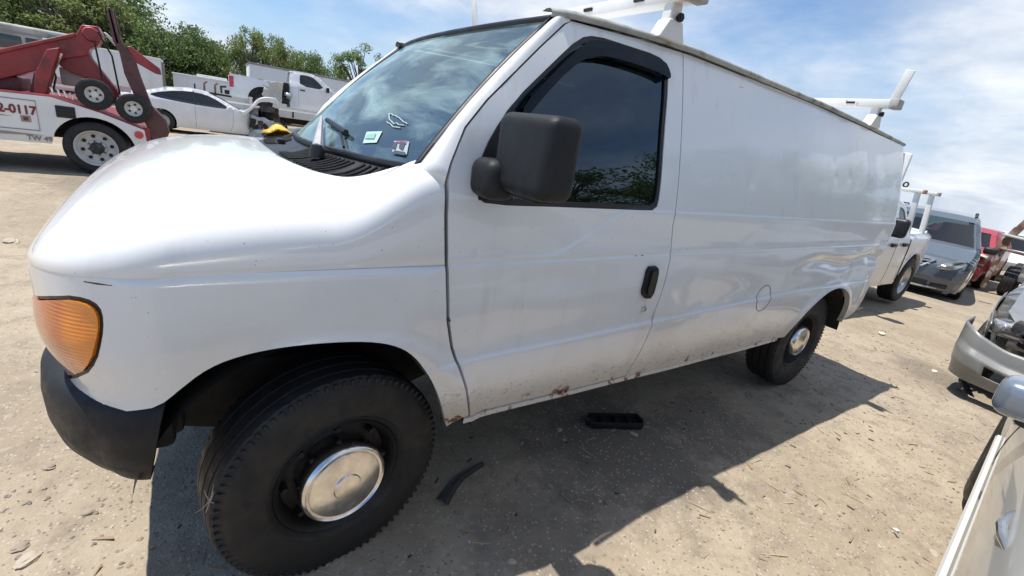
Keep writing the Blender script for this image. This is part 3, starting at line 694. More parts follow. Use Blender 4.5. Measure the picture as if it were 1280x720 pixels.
# --- wheels
def tyre_prof(R, w, rim):
    h = w/2
    return [(rim, -h*0.80), (rim+0.012, -h*0.94), (rim+0.018, -h*0.97), (rim+0.020, -h*0.94), (rim+(R-rim)*0.45, -h*1.02), (R-0.045, -h*0.98), (R-0.020, -h*0.90), (R-0.004, -h*0.80), (R-0.001, -h*0.66), (R-0.001, -h*0.54), (R-0.010, -h*0.52), (R-0.010, -h*0.47), (R, -h*0.45), (R, -h*0.12), (R-0.010, -h*0.10), (R-0.010, -h*0.04), (R, -h*0.02), (R, h*0.36), (R-0.010, h*0.38), (R-0.010, h*0.44), (R-0.001, h*0.46), (R-0.004, h*0.80), (R-0.020, h*0.90), (R-0.045, h*0.98), (rim+(R-rim)*0.45, h*1.02), (rim+0.012, h*0.94), (rim, h*0.80)]
def tyre(R, w, rim, name, parent, n=96, m=None):
    def wob(j, i, r, a):
        if i in (6, 7, 21, 22) and j % 4 == 0: r -= 0.0045
        return r, a
    return MB().lathe(tyre_prof(R, w, rim), n, 'y', wob=wob).build(name, m or M_RUB, parent, 28)
def van_wheel(x, y, out, steer=0.0, front=True, name='wheel'):
    # built with its outer face towards -y
    e = bpy.data.objects.new(name, None); COL.objects.link(e); e.parent = van; e.location = (x, y, 0.372); e.rotation_euler = (0, 0, steer+(0 if out < 0 else math.pi))
    tyre(0.380, 0.225, 0.213, 'tyre', e, 150)
    mb = MB()
    for k in range(84):
        a = 2*math.pi*k/84
        for yy_ in (-0.101, 0.101): mb.box((0.360*math.cos(a), yy_, 0.360*math.sin(a)), (0.022, 0.010, 0.011), Matrix.Rotation(-a, 3, 'Y'), bev=0.002, seg=1)
    o = mb.build('tread_lugs', M_RUB, e); o['kind'] = 'stuff'
    if front: pr = [(0.215, 0.09), (0.217, -0.085), (0.208, -0.095), (0.196, -0.085), (0.186, -0.062), (0.178, -0.035), (0.15, -0.035), (0.12, -0.05), (0.0, -0.05)]
    else: pr = [(0.215, 0.09), (0.217, -0.085), (0.208, -0.095), (0.196, -0.085), (0.18, -0.03), (0.15, 0.02), (0.12, 0.03), (0.0, 0.03)]
    rm = MB().lathe(pr, 64, 'y').build('rim', M_STEEL, e, 30)
    if front: cp = [(0.140, -0.045), (0.144, -0.10), (0.143, -0.125), (0.139, -0.138), (0.133, -0.142), (0.129, -0.136), (0.121, -0.135), (0.118, -0.140), (0.080, -0.147), (0.046, -0.148), (0.043, -0.153), (0.014, -0.155), (0.0, -0.155)]
    else: cp = [(0.124, 0.03), (0.126, -0.07), (0.121, -0.098), (0.110, -0.108), (0.104, -0.105), (0.07, -0.116), (0.0, -0.122)]
    MB().lathe(cp, 64, 'y').build('hubcap', M_CHR, e, 40)
    mb = MB()
    for k in range(8):
        a = 2*math.pi*k/8; mb.lathe([(0.0, -0.030), (0.011, -0.028), (0.013, 0.0)], 6, 'y', (0.168*math.cos(a), -0.04 if front else 0.02, 0.168*math.sin(a)))
    o = mb.build('lug_nuts', M_STEEL, e); o['kind'] = 'stuff'
    return e
van_wheel(0.0, 0.175, -1, 0.15); van_wheel(0.0, VW-0.175, 1, 0.15)
van_wheel(3.42, 0.225, -1, 0, False); van_wheel(3.42, VW-0.225, 1, 0, False)
# --- underside, inner arches and cabin
mb = MB(); mb.box((1.70, VH, 0.62), (4.5, 1.0, 0.14)); mb.box((1.6, 0.58, 0.50), (4.2, 0.08, 0.14)); mb.box((1.6, 1.30, 0.50), (4.2, 0.08, 0.14)); mb.box((3.42, VH, 0.40), (0.14, 1.2, 0.14), bev=0.04); mb.box((0.05, VH, 0.42), (0.22, 1.0, 0.12), bev=0.03); mb.box((-0.25, VH, 0.72), (0.5, 0.9, 0.5)); mb.box((1.65, VH, 0.56), (2.1, 1.68, 0.05))
mb.box((-0.45, 0.28, 0.68), (0.10, 0.10, 0.24), bev=0.02); mb.box((1.2, 0.9, 0.40), (1.0, 0.16, 0.16), bev=0.05)
mb.build('underbody', M_DARK, van)
for mir in (0, 1):
    for (c, y1) in ((FA, 0.46), (RA, 0.52)):
        P = []
        for a in np.linspace(math.pi-0.12, 0.12, 30):
            row = [(c[0]+(c[2]+0.012)*math.cos(a), y, c[1]+(c[2]+0.012)*math.sin(a)) for y in (0.045, 0.2, y1)]
            row.append((c[0], y1, c[1]-0.1)); P.append([(x, VW-y if mir else y, z) for x, y, z in row])
        MB().grid(P).build('wheel_liner', M_DARK, van, 50)
mb = MB(); mb.box((0.95, VH, 0.72), (1.3, 1.6, 0.04)); mb.box((1.78, VH, 1.3), (0.03, 1.5, 1.2)); mb.build('cabin_floor', M_INT, van)
mb = MB(); mb.prism([(0.10, 1.30), (0.16, 1.365), (0.44, 1.345), (0.54, 1.27), (0.52, 1.05), (0.25, 0.9)], 0.17, VW-0.17).build('dashboard', mat('dash_grey', (0.20, 0.22, 0.22), 0.6, var=0.1), van, 25)
for y in (0.50, VW-0.50):
    s = MB().box((1.18, y, 0.98), (0.50, 0.52, 0.16), bev=0.05, seg=3).build('seat', M_INT, van)
    MB().box((1.48, y, 1.30), (0.14, 0.50, 0.66), Matrix.Rotation(0.16, 3, 'Y'), bev=0.05, seg=3).build('seat_back', M_INT, s)
    MB().box((1.56, y, 1.70), (0.10, 0.28, 0.20), bev=0.04, seg=3).build('headrest', M_INT, s)
tw = [(0.66+0.10*math.sin(a), 0.52+0.19*math.cos(a), 1.26+0.165*math.sin(a)) for a in np.linspace(0, 2*math.pi, 40, endpoint=False)]
sw_ = MB().tube(tw, 0.014, 8, closed=True).build('steering_wheel', M_TRIM, van); MB().tube([(0.66, 0.34, 1.26), (0.64, 0.52, 1.24), (0.66, 0.70, 1.26)], 0.016, 8).tube([(0.64, 0.52, 1.24), (0.45, 0.52, 1.12)], 0.025, 8).build('spoke', M_TRIM, sw_)
# --- ladder rack
rack = MB().box((1.21, VH, 2.115), (0.075, VW-0.16, 0.05), bev=0.006).build('ladder_rack', M_RACK, van)
def mast(x, y, zt, s):
    z0 = float(zg(x))
    mb = MB(); mb.prism([(x-0.075, z0+0.004), (x+0.075, z0+0.004), (x+0.04, z0+0.075), (x-0.035, z0+0.075)], y-0.03, y+0.03); mb.prism([(x-0.032, z0+0.06), (x+0.036, z0+0.06), (x+0.026, zt), (x-0.026, zt)], y-0.022, y+0.022)
    o = mb.build('rack_mast', M_RACK, rack); bev(o, 0.005)
    MB().tube([(x+0.01, y-0.045*s, z0+0.085), (x+0.01, y+0.03*s, z0+0.085)], 0.009, 8).lathe([(0, -0.008), (0.016, -0.008), (0.016, 0.004), (0, 0.004)], 6, 'y', (x+0.01, y-0.035*s, z0+0.085)).build('clamp_bolt', M_STEEL, o)
    return o
XR = 3.34
MB().box((XR-0.02, VH, 2.065), (0.085, VW-0.16, 0.05), bev=0.006).build('rack_bar', M_RACK, rack)
for x, zt in ((1.21, 2.11), (XR-0.02, 2.06)):
    for y, s in ((0.155, 1), (VW-0.155, -1)):
        mast(x, y, zt, s)
        if x > 2 and s < 0: continue
        a = (x, y-0.075*s, zt+0.02); MB().beam(a, (x-0.02, y-0.11*s, zt+0.20), 0.014, 0.05, 0.004, up=(0, 1, 0)).build('ladder_stop', M_RACK, rack)
        MB().box((x, y-0.095*s, zt+0.005), (0.09, 0.05, 0.056), bev=0.006).build('bar_end', M_GUT, rack)
for x, z in ((1.21, 2.115), (XR-0.02, 2.065)):
    for y in np.linspace(0.3, VW-0.3, 5): MB().box((x-0.042, y, z), (0.010, 0.05, 0.012)).build('bar_slot', M_STEEL, rack)

# straw caught on the front tyre's shoulder
tf = thing('straw_tuft', 'small tuft of dry straw caught on the van front tyre', 'straw', (0, 0, 0)); c0 = None
d_ = ray(262, 626); c0 = CAM+d_*((0.045-CAM[1])/d_[1]); c0 = c0-d_*0.012
for k in range(14):
    e_ = np.array([_r.uniform(-.035, .035), _r.uniform(-.02, .01), _r.uniform(-.05, .05)]); MB().tube([c0, c0+e_*0.5+np.array([0, -0.006, 0]), c0+e_], [0.0012, 0.001, 0.0006], 4).build('straw', mat('pale_straw', (0.50, 0.45, 0.36), 0.9), tf)
# ================================================================ ground
def vnoise(x, y, f, seed):
    x = np.asarray(x)*f; y = np.asarray(y)*f; xi = np.floor(x).astype(int); yi = np.floor(y).astype(int); fx = x-xi; fy = y-yi
    fx = fx*fx*(3-2*fx); fy = fy*fy*(3-2*fy)
    def h(a, b): 
        n = (a*374761393+b*668265263+seed*982451653) & 0x7fffffff; n = ((n ^ (n >> 13))*1274126177) & 0x7fffffff; return ((n ^ (n >> 16)) & 0xffff)/65535.0
    return (h(xi, yi)*(1-fx)+h(xi+1, yi)*fx)*(1-fy)+(h(xi, yi+1)*(1-fx)+h(xi+1, yi+1)*fx)*fy
def gz0(x, y):
    x = np.asarray(x, float); return -0.033*np.clip(x-4.0, 0, 300)*ss(1.3, 0.5, np.abs(np.asarray(y, float))/(np.abs(x)+2.0))
def gz(x, y):
    n = 0.030*(vnoise(x, y, 0.7, 1)-0.5)+0.022*(vnoise(x, y, 2.3, 2)-0.5)+0.014*(vnoise(x, y, 7, 3)-0.5)+0.007*(vnoise(x, y, 19, 4)-0.5)
    rut = 0.0
    for yr in (-0.62, -1.05, 2.35): rut = rut-0.016*np.exp(-((np.asarray(y)-yr-0.10*np.sin(np.asarray(x)*0.5))/0.11)**2)*(0.4+0.6*vnoise(x, y, 0.9, 6))
    return gz0(x, y)+n-0.008+rut
def axis(lo, hi, c0, c1, d0, g):
    a = list(np.arange(c0, c1, d0)); d = d0; x = c1
    while x < hi: a.append(x); d *= g; x += d
    a.append(hi); d = d0; x = c0-d0; b = []
    while x > lo: b.append(x); d *= g; x -= d
    b.append(lo); return np.array(b[::-1]+a)
GXA = axis(-260, 260, -1.6, 4.6, 0.022, 1.05); GYA = axis(-260, 320, -1.3, 1.9, 0.022, 1.05)
gxx, gyy = np.meshgrid(GXA, GYA); near = ss(60, 12, np.hypot(gxx-1, gyy-1)); hgt = gz0(gxx, gyy)*1.0+(gz(gxx, gyy)-gz0(gxx, gyy))*near
nx_, ny_ = len(GXA), len(GYA)
me = bpy.data.meshes.new('ground'); idx = np.arange(nx_*ny_).reshape(ny_, nx_)
V = np.stack([gxx.ravel(), gyy.ravel(), hgt.ravel()], 1); Fq = np.stack([idx[:-1, :-1], idx[:-1, 1:], idx[1:, 1:], idx[1:, :-1]], -1).reshape(-1, 4)
me.vertices.add(len(V)); me.vertices.foreach_set('co', V.ravel()); me.loops.add(Fq.size); me.loops.foreach_set('vertex_index', Fq.ravel().astype(np.int32))
me.polygons.add(len(Fq)); me.polygons.foreach_set('loop_start', np.arange(0, Fq.size, 4, dtype=np.int32)); me.update(); me.validate()
me.polygons.foreach_set('use_smooth', [True]*len(Fq))
def dirt_mat():
    m = bpy.data.materials.new('dirt'); m.use_nodes = True; nt = m.node_tree; N, L = nt.nodes, nt.links; b = N['Principled BSDF']; b.inputs['Roughness'].default_value = 0.95; b.inputs['Specular IOR Level'].default_value = 0.15
    tc = N.new('ShaderNodeTexCoord')
    def nz(s, d=6, r=0.6, w=0.0):
        n = N.new('ShaderNodeTexNoise'); n.inputs['Scale'].default_value = s; n.inputs['Detail'].default_value = d; n.inputs['Roughness'].default_value = r; n.inputs['Distortion'].default_value = w; L.new(tc.outputs['Object'], n.inputs['Vector']); return n.outputs[0]
    def mr(x, a, b_, c=0., d=1.):
        n = N.new('ShaderNodeMapRange'); n.interpolation_type = 'SMOOTHSTEP'; L.new(x, n.inputs[0])
        for i, v in enumerate((a, b_, c, d)): n.inputs[i+1].default_value = v
        return n.outputs[0]
    def mix(f, a, b_):
        n = N.new('ShaderNodeMix'); n.data_type = 'RGBA'
        if isinstance(f, float): n.inputs[0].default_value = f
        else: L.new(f, n.inputs[0])
        for i, v in ((6, a), (7, b_)):
            if isinstance(v, tuple): n.inputs[i].default_value = (*v, 1)
            else: L.new(v, n.inputs[i])
        return n.outputs[2]
    def mul(a, b_):
        n = N.new('ShaderNodeMath'); n.operation = 'MULTIPLY'; L.new(a, n.inputs[0])
        if isinstance(b_, float): n.inputs[1].default_value = b_
        else: L.new(b_, n.inputs[1])
        return n.outputs[0]
    c = mix(mr(nz(0.9, 7), 0.35, 0.68), (0.30, 0.246, 0.180), (0.385, 0.322, 0.240))
    c = mix(mr(nz(5.5, 8, 0.68), 0.45, 0.70), c, (0.255, 0.212, 0.162))
    c = mix(mul(mr(nz(24, 6, 0.7), 0.5, 0.72), 0.55), c, (0.45, 0.40, 0.325))
    c = mix(mul(mr(nz(1.6, 5, 0.6, 0.6), 0.62, 0.74), 0.45), c, (0.17, 0.145, 0.118))
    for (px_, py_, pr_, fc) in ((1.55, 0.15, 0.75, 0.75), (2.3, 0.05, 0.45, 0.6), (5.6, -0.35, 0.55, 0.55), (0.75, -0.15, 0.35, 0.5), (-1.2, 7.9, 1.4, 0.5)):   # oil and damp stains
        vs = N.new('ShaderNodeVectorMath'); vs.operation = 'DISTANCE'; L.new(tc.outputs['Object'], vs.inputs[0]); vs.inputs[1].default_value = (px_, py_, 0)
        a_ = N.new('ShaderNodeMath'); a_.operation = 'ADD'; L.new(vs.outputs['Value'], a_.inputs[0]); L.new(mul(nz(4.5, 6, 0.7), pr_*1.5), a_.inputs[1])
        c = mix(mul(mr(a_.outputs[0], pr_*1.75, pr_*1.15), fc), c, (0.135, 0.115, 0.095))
    # gravel grains: light and dark specks
    v = N.new('ShaderNodeTexVoronoi'); v.inputs['Scale'].default_value = 70; L.new(tc.outputs['Object'], v.inputs['Vector'])
    hs = N.new('ShaderNodeSeparateColor'); L.new(v.outputs['Color'], hs.inputs[0])
    c = mix(mul(mr(hs.outputs[0], 0.80, 0.86), mr(v.outputs['Distance'], 0.40, 0.28)), c, (0.43, 0.38, 0.31))
    c = mix(mul(mr(hs.outputs[1], 0.84, 0.9), mr(v.outputs['Distance'], 0.42, 0.30)), c, (0.20, 0.172, 0.14))
    L.new(c, b.inputs['Base Color'])
    add = N.new('ShaderNodeMath'); add.operation = 'ADD'; L.new(nz(32, 8, 0.7), add.inputs[0]); L.new(mr(v.outputs['Distance'], 0.5, 0.1, 0.0, 0.35), add.inputs[1])
    bp = N.new('ShaderNodeBump'); bp.inputs['Strength'].default_value = 0.42; bp.inputs['Distance'].default_value = 0.012; L.new(add.outputs[0], bp.inputs['Height']); L.new(bp.outputs[0], b.inputs['Normal']); return m
ground = obj('ground', me, dirt_mat()); ground['kind'] = 'structure'
def soup(name, V, F, m, kind='stuff'):
    me = bpy.data.meshes.new(name); me.from_pydata([tuple(p) for p in V], [], F); me.update(); o = obj(name, me, m)
    if kind: o['kind'] = kind
    return o
# gravel: many little stones joined, thick near the van
def rock(rng, s):
    t = np.array([(1, 0, 0), (-1, 0, 0), (0, 1, 0), (0, -1, 0), (0, 0, 1), (0, 0, -1), (.6, .6, .5), (-.6, .6, .5), (.6, -.6, .5), (-.6, -.6, .5)], float); t *= rng.uniform(0.65, 1.2, (10, 1)); t[:, 2] *= rng.uniform(0.35, 0.75); a = rng.uniform(0, 6.28)
    R_ = np.array([(math.cos(a), -math.sin(a), 0), (math.sin(a), math.cos(a), 0), (0, 0, 1)]); t[:, 0] *= rng.uniform(0.8, 1.6); return (t@R_.T)*s
RF = [(0, 2, 6), (2, 4, 6), (4, 0, 6), (2, 1, 7), (1, 4, 7), (4, 2, 7), (1, 3, 9), (3, 4, 9), (4, 1, 9), (3, 0, 8), (0, 4, 8), (4, 3, 8), (2, 0, 5), (1, 2, 5), (3, 1, 5), (0, 3, 5)]
M_ST = [mat('stone_pale', (0.43, 0.37, 0.29), 0.9, var=0.3, vscale=6), mat('stone_brown', (0.31, 0.255, 0.195), 0.95, var=0.35, vscale=6), mat('stone_dark', (0.19, 0.17, 0.15), 0.9, var=0.3, vscale=6)]
for k, (n, m, lo, hi) in enumerate(((4000, M_ST[0], 0.0015, 0.0055), (12000, M_ST[1], 0.0015, 0.0065), (4500, M_ST[2], 0.0015, 0.0055))):
    V = []; F = []
    for i in range(n):
        u = RNG.random(); r = 0.4+8.5*u**0.6; a = RNG.uniform(0, 6.28); x, y = 0.8+r*math.cos(a)*1.1, 0.3+r*math.sin(a)
        if RNG.random() < 0.5: x, y = RNG.uniform(-1.4, 4.8), RNG.uniform(-1.3, 0.9)
        s = lo+(hi-lo)*RNG.random()**3.0*(1+0.12*r); b = len(V); P = rock(RNG, s)+np.array([x, y, float(gz(x, y))+s*0.15]); V.extend(P); F.extend([tuple(j+b for j in f) for f in RF])
    soup(('pale_gravel', 'brown_gravel', 'dark_gravel')[k], V, F, m)
# litter: chips, straw, leaves
M_LIT = [mat('dry_chip', (0.30, 0.22, 0.13), 0.9, var=0.3), mat('dark_chip', (0.05, 0.045, 0.04), 0.9, var=0.3), mat('straw', (0.42, 0.35, 0.22), 0.9)]
for k, (n, m, ln, wd) in enumerate(((420, M_LIT[0], 0.022, 0.004), (170, M_LIT[1], 0.012, 0.004), (220, M_LIT[2], 0.045, 0.0018))):
    V = []; F = []
    for i in range(n):
        x, y = (RNG.uniform(-1.3, 7), RNG.uniform(-1.25, 0.6)) if RNG.random() < 0.75 else (RNG.uniform(-3, 10), RNG.uniform(-1.2, 8))
        a = RNG.uniform(0, 6.28); l = ln*RNG.uniform(0.4, 1.6); w_ = wd*RNG.uniform(0.5, 1.6); c, s = math.cos(a), math.sin(a); z = float(gz(x, y))+0.003; t = RNG.uniform(-0.006, 0.008); b = len(V)
        for q in ((-l, -w_), (l, -w_*0.5), (l*0.9, w_), (-l*0.8, w_)): V.append((x+q[0]*c-q[1]*s, y+q[0]*s+q[1]*c, z+(t if q[0] > 0 else 0)))
        for q in ((-l, -w_), (l, -w_*0.5), (l*0.9, w_), (-l*0.8, w_)): V.append((x+q[0]*c-q[1]*s, y+q[0]*s+q[1]*c, z-0.003+(t if q[0] > 0 else 0)))
        F += [(b, b+1, b+2, b+3)]+[(b+i2, b+(i2+1) % 4, b+4+(i2+1) % 4, b+4+i2) for i2 in range(4)]
    soup(('wood_chips', 'dark_scraps', 'dry_straw')[k], V, F, m)
# singled-out stones, paper and plastic scraps
def scrap(name, label, cat, poly, h, m, px, rz=0.0, tilt=(0, 0), group=None):
    p = on_plane(*px, 2, 0.0); x, y = p[0], p[1]
    o = MB().prism(poly, 0, h, 'z').build(name, m); tag(o, label, cat, group); bev(o, h*0.3)
    o.location = (x, y, float(gz(x, y))+0.004); o.rotation_euler = (tilt[0], tilt[1], rz); return o
def stone(px, s, label, m=0):
    p = on_plane(*px, 2, 0.0); bm = bmesh.new(); bmesh.ops.create_icosphere(bm, subdivisions=3, radius=1.0)
    sd = random.random()*50
    for v in bm.verts:
        d = 0.75+0.5*float(vnoise(v.co.x*1.0+sd, v.co.y+v.co.z*1.7, 1.6, 9)); v.co = Vector((v.co.x*s*d*1.35, v.co.y*s*d, v.co.z*s*d*0.5))
    me = bpy.data.meshes.new('stone'); bm.to_mesh(me); bm.free(); finish(me, 30); o = obj('stone', me, M_ST[m]); o.location = (p[0], p[1], float(gz(p[0], p[1]))+s*0.12); o.rotation_euler = (0, 0, random.random()*6); tag(o, label, 'stone', 'loose stones on the dirt')
for px, s, m in [((35, 698), 0.026, 0), ((25, 683), 0.018, 1), ((14, 300), 0.05, 0), ((110, 640), 0.014, 1), ((640, 705), 0.012, 0), ((1168, 690), 0.016, 0), ((792, 541), 0.018, 0), ((706, 548), 0.012, 0), ((60, 585), 0.018, 1), ((90, 560), 0.014, 0), ((700, 536), 0.014, 0), ((980, 610), 0.012, 1)]:
    stone(px, s, 'pale rounded stone lying loose on the bare dirt' if m == 0 else 'brown rounded stone lying loose on the bare dirt', m)
M_PAP = mat('paper_white', (0.75, 0.73, 0.68), 0.8, var=0.08, vscale=20); M_PL = mat('shiny_black_plastic', (0.015, 0.015, 0.016), 0.35, var=0.3, vscale=10)
irr = lambda n, r, sq=1.0: [(r*random.uniform(0.7, 1.2)*math.cos(2*math.pi*i/n), sq*r*random.uniform(0.7, 1.2)*math.sin(2*math.pi*i/n)) for i in range(n)]
scrap('paper_scrap', 'tiny white paper square on sunlit dirt below the van shadow', 'scrap', irr(4, 0.016), 0.003, M_PAP, (1122, 660), 0.4)
scrap('paper_scrap', 'crumpled cream paper scrap on dirt near the van rear wheel', 'scrap', irr(9, 0.075, 0.5), 0.012, mat('paper_cream', (0.72, 0.66, 0.48), 0.8, var=0.1, vscale=18), (1106, 408), 0.2, (0.05, 0.06))
scrap('paper_scrap', 'cream paper scrap on dirt before the broken silver bumper', 'scrap', irr(8, 0.05, 0.5), 0.012, MATS['paper_cream'], (1172, 456), 0.1, (0.04, 0.05))
# broken black tray lying under the sill
def tray(px1, px2, wd, label):
    a = on_plane(*px1, 2, 0.0); b_ = on_plane(*px2, 2, 0.0); c = (a+b_)/2; l = np.linalg.norm(b_-a); rz = math.atan2(b_[1]-a[1], b_[0]-a[0])
    t = thing('broken_tray', label, 'car part', (c[0], c[1], float(gz(c[0], c[1]))+0.008), rz)
    h = l/2; P = [(-h, -wd*0.1), (-h*0.8, -wd*0.5), (h*0.9, -wd*0.5), (h, -wd*0.1), (h*0.92, wd*0.5), (-h*0.85, wd*0.5)]
    MB().prism(P, 0, 0.012, 'z').build('tray_floor', M_PL, t)
    for (p, q) in zip(P, P[1:]+P[:1]): MB().beam((*p, 0.024), (*q, 0.024), 0.009, 0.034, 0.002).build('tray_rim', M_PL, t)
    for k in (-0.5, 0.0, 0.45): MB().beam((h*k, -wd*0.4, 0.02), (h*k+0.01, wd*0.4, 0.02), 0.007, 0.02).build('rib', M_PL, t)
tray((731, 529), (801, 530), 0.10, 'broken black plastic tray lying in the shade under the van door')
# a curved strip of black wheel-arch trim
a = on_plane(553, 630, 2, 0.0); b_ = on_plane(602, 582, 2, 0.0); P = []
for t in np.linspace(0, 1, 16):
    c = a*(1-t)+b_*t; d = (b_-a)/np.linalg.norm(b_-a); n = np.array([-d[1], d[0], 0]); bow = 0.025*math.sin(math.pi*t); wd = 0.030*(1-0.55*t)
    z = float(gz(c[0], c[1])); P.append([c+n*(bow+k*wd)+np.array([0, 0, z+0.010+0.014*(1-k*k)]) for k in np.linspace(-1, 1, 7)])
o = MB().grid(P).build('trim_strip', mat('dull_black_plastic', (0.03, 0.03, 0.03), 0.6, var=0.25)); solid(o, 0.004); tag(o, 'curved strip of dull black trim on the shaded dirt behind front wheel', 'car part')
# ================================================================ other vehicles
M_WHT = mat('white_car_paint', (0.74, 0.75, 0.76), 0.3, coat=0.7, var=0.08, vscale=2.5)
M_OLDW = mat('chalky_white_paint', (0.66, 0.66, 0.64), 0.55, coat=0.1, var=0.1, vscale=2, col2=(0.42, 0.39, 0.33), mixscale=2.5, lo=0.55, hi=0.8)
M_CARG = glass('car_glass', (0.10, 0.13, 0.14), ior=1.7)
M_RTAIL = mat('red_tail_lens', (0.50, 0.02, 0.03), 0.15, coat=1)
M_WRIM = mat('white_rim', (0.62, 0.62, 0.60), 0.5, var=0.15, vscale=9)
M_ALU = mat('alloy_rim', (0.45, 0.46, 0.47), 0.35, 0.7, var=0.2)
M_JUNK = mat('dark_engine_junk', (0.035, 0.033, 0.032), 0.7, var=0.5, vscale=14, col2=(0.16, 0.15, 0.14), mixscale=11, lo=0.55, hi=0.65)
M_RUST = mat('rusty_metal', (0.16, 0.085, 0.05), 0.85, var=0.4, vscale=9, col2=(0.30, 0.24, 0.19), mixscale=6)
def car_wheel(root, x, y, R, wd, rim_m, out, z=None, name='wheel', spokes=0):
    e = bpy.data.objects.new(name, None); COL.objects.link(e); e.parent = root; e.location = (x, y, R if z is None else z); e.rotation_euler = (0, 0, 0 if out < 0 else math.pi)
    tyre(R, wd, R*0.62, 'tyre', e, 48); h = wd/2
    MB().lathe([(R*0.63, h*0.7), (R*0.63, -h*0.82), (R*0.60, -h*0.86), (R*0.55, -h*0.6), (R*0.48, -h*0.35), (R*0.22, -h*0.4), (R*0.18, -h*0.6), (0, -h*0.62)], 36, 'y').build('rim', rim_m, e, 30)
    for k in range(spokes):
        a = 2*math.pi*k/spokes; c, s = math.cos(a), math.sin(a)
        MB().lathe([(0, -0.012), (R*0.065, -0.012), (R*0.075, 0.012)], 12, 'y', (R*0.37*c, -h*0.42, R*0.37*s)).build('rim_hole', M_DARK, e)
    return e
class Car:
    """Body shell from a side outline: local front is -x, centre line y = 0."""
    def __init__(s, root, W, sil, bot, arches, belt, roof, tumble=0.16, er=0.07, plan=(0.13, 0.11), tuck=0.05, bulge=0.02):
        s.bulge = bulge
        s.root = root; s.W = W; s.sil = [np.array(p, float) for p in sil]; s.bot = bot; s.arches = arches; s.belt = belt; s.roof = roof; s.tumble = tumble; s.er = er; s.plan = plan; s.tuck = tuck
        X = [p[0] for p in sil]; s.x0, s.x1 = min(X), max(X); s.line = np.array(resample(s.sil, 0.05, False))
    def off(s, x, z):
        x = np.asarray(x, float); z = np.asarray(z, float); L_ = (s.x1-s.x0)
        y = s.tumble*np.clip((z-s.belt)/(s.roof-s.belt), 0, 1.3)**1.15+s.tuck*np.clip((0.5-z)/0.35, 0, 1)**1.6
        y = y+s.bulge*np.clip(np.abs(z-(s.belt*0.72))/0.45, 0, 1.2)**2
        y = y+s.plan[0]*np.clip(1-(x-s.x0)/(0.20*L_), 0, 1)**2.2+s.plan[1]*np.clip(1-(s.x1-x)/(0.18*L_), 0, 1)**2.2
        for (ax, az, ar) in s.arches: d = np.hypot(x-ax, z-az)-ar; y = y-0.012*np.exp(-(d/0.04)**2)
        sh = x.shape; P = np.stack([x.ravel(), z.ravel()], 1); d = np.empty(len(P))
        A_ = np.array(s.sil[:-1]); B_ = np.array(s.sil[1:]); D_ = B_-A_; q_ = (D_**2).sum(1)
        for i in range(0, len(P), 500):
            t_ = np.clip(((P[i:i+500, None]-A_)*D_).sum(-1)/q_, 0, 1); d[i:i+500] = np.linalg.norm(P[i:i+500, None]-A_-t_[..., None]*D_, axis=-1).min(1)
        d = np.clip(d.reshape(sh), 0.0, s.er); k = s.er-d; return y+s.er-np.sqrt(np.maximum(s.er**2-k*k, 0))
    def surf(s, d=0.0):
        return lambda x, z: np.stack([np.asarray(x, float), -s.W+s.off(x, z)+d, np.asarray(z, float)], -1)
    def sides(s, m, holes=(), sp=0.06, only=None, name='body_side'):
        poly = [tuple(p) for p in s.sil]; r = []
        b = [(poly[-1][0]-0.02, s.bot)]
        for (ax, az, ar) in sorted(s.arches, key=lambda t: -t[0]):
            t0 = math.asin(max(-1, min(1, (s.bot-az)/ar))); b += [(ax+ar*math.cos(a), az+ar*math.sin(a)) for a in np.linspace(t0, math.pi-t0, 18)]
        b.append((poly[0][0]+0.02, s.bot)); poly = poly+b; R_ = []
        for mir in (None, 0.0):
            if only is not None and (mir is None) != (only < 0): continue
            R_.append(panel(name, m, s.root, poly, s.surf(), sp, holes=holes, flange=0.05, mirror=mir))
        return R_
    def top(s, m, glass_spans=(), gm=None, crown=0.03, pill=0.88, name='body_top', nu=17):
        P = np.array(resample(s.sil, 0.06, False)); T = np.gradient(P, axis=0); Nn = np.stack([-T[:, 1], T[:, 0]], 1); Nn /= np.linalg.norm(Nn, axis=1)[:, None]+1e-9
        e = 1e-3; ye = s.W-s.off(P[:, 0], P[:, 1]); us = np.concatenate([[-1], np.linspace(-0.97, 0.97, nu-2), [1]])
        G = np.zeros((len(P), nu, 3))
        for j, u in enumerate(us):
            c = crown*(1-abs(u)**2.4); G[:, j, 0] = P[:, 0]+Nn[:, 0]*c; G[:, j, 1] = u*ye; G[:, j, 2] = P[:, 1]+Nn[:, 1]*c
        mb = MB(); V = G.reshape(-1, 3); F = []; spans = {k: [] for k in range(len(glass_spans))}
        for i in range(len(P)-1):
            xm = (P[i, 0]+P[i+1, 0])/2; zm = (P[i, 1]+P[i+1, 1])/2; sp_ = None
            for k, (xa, xb, zmin) in enumerate(glass_spans):
                if xa < xm < xb and zm > zmin: sp_ = k
            for j in range(nu-1):
                f = (i*nu+j, i*nu+j+1, (i+1)*nu+j+1, (i+1)*nu+j)
                if sp_ is not None and abs(us[j]+us[j+1])/2 < pill: spans[sp_].append(f)
                else: F.append(f)
        mb.add(V, F); o = mb.build(name, m, s.root, 40)
        for k, fs in spans.items():
            if fs:
                W_ = V.copy(); W_[:, 2] -= 0.012; g = MB().add(W_, fs); me = g.mesh('windscreen', 60); bm = bmesh.new(); bm.from_mesh(me); bmesh.ops.delete(bm, geom=[v for v in bm.verts if not v.link_faces], context='VERTS'); bm.to_mesh(me); bm.free(); obj('windscreen' if k == 0 else 'rear_window', me, gm or M_CARG, s.root)
        return o
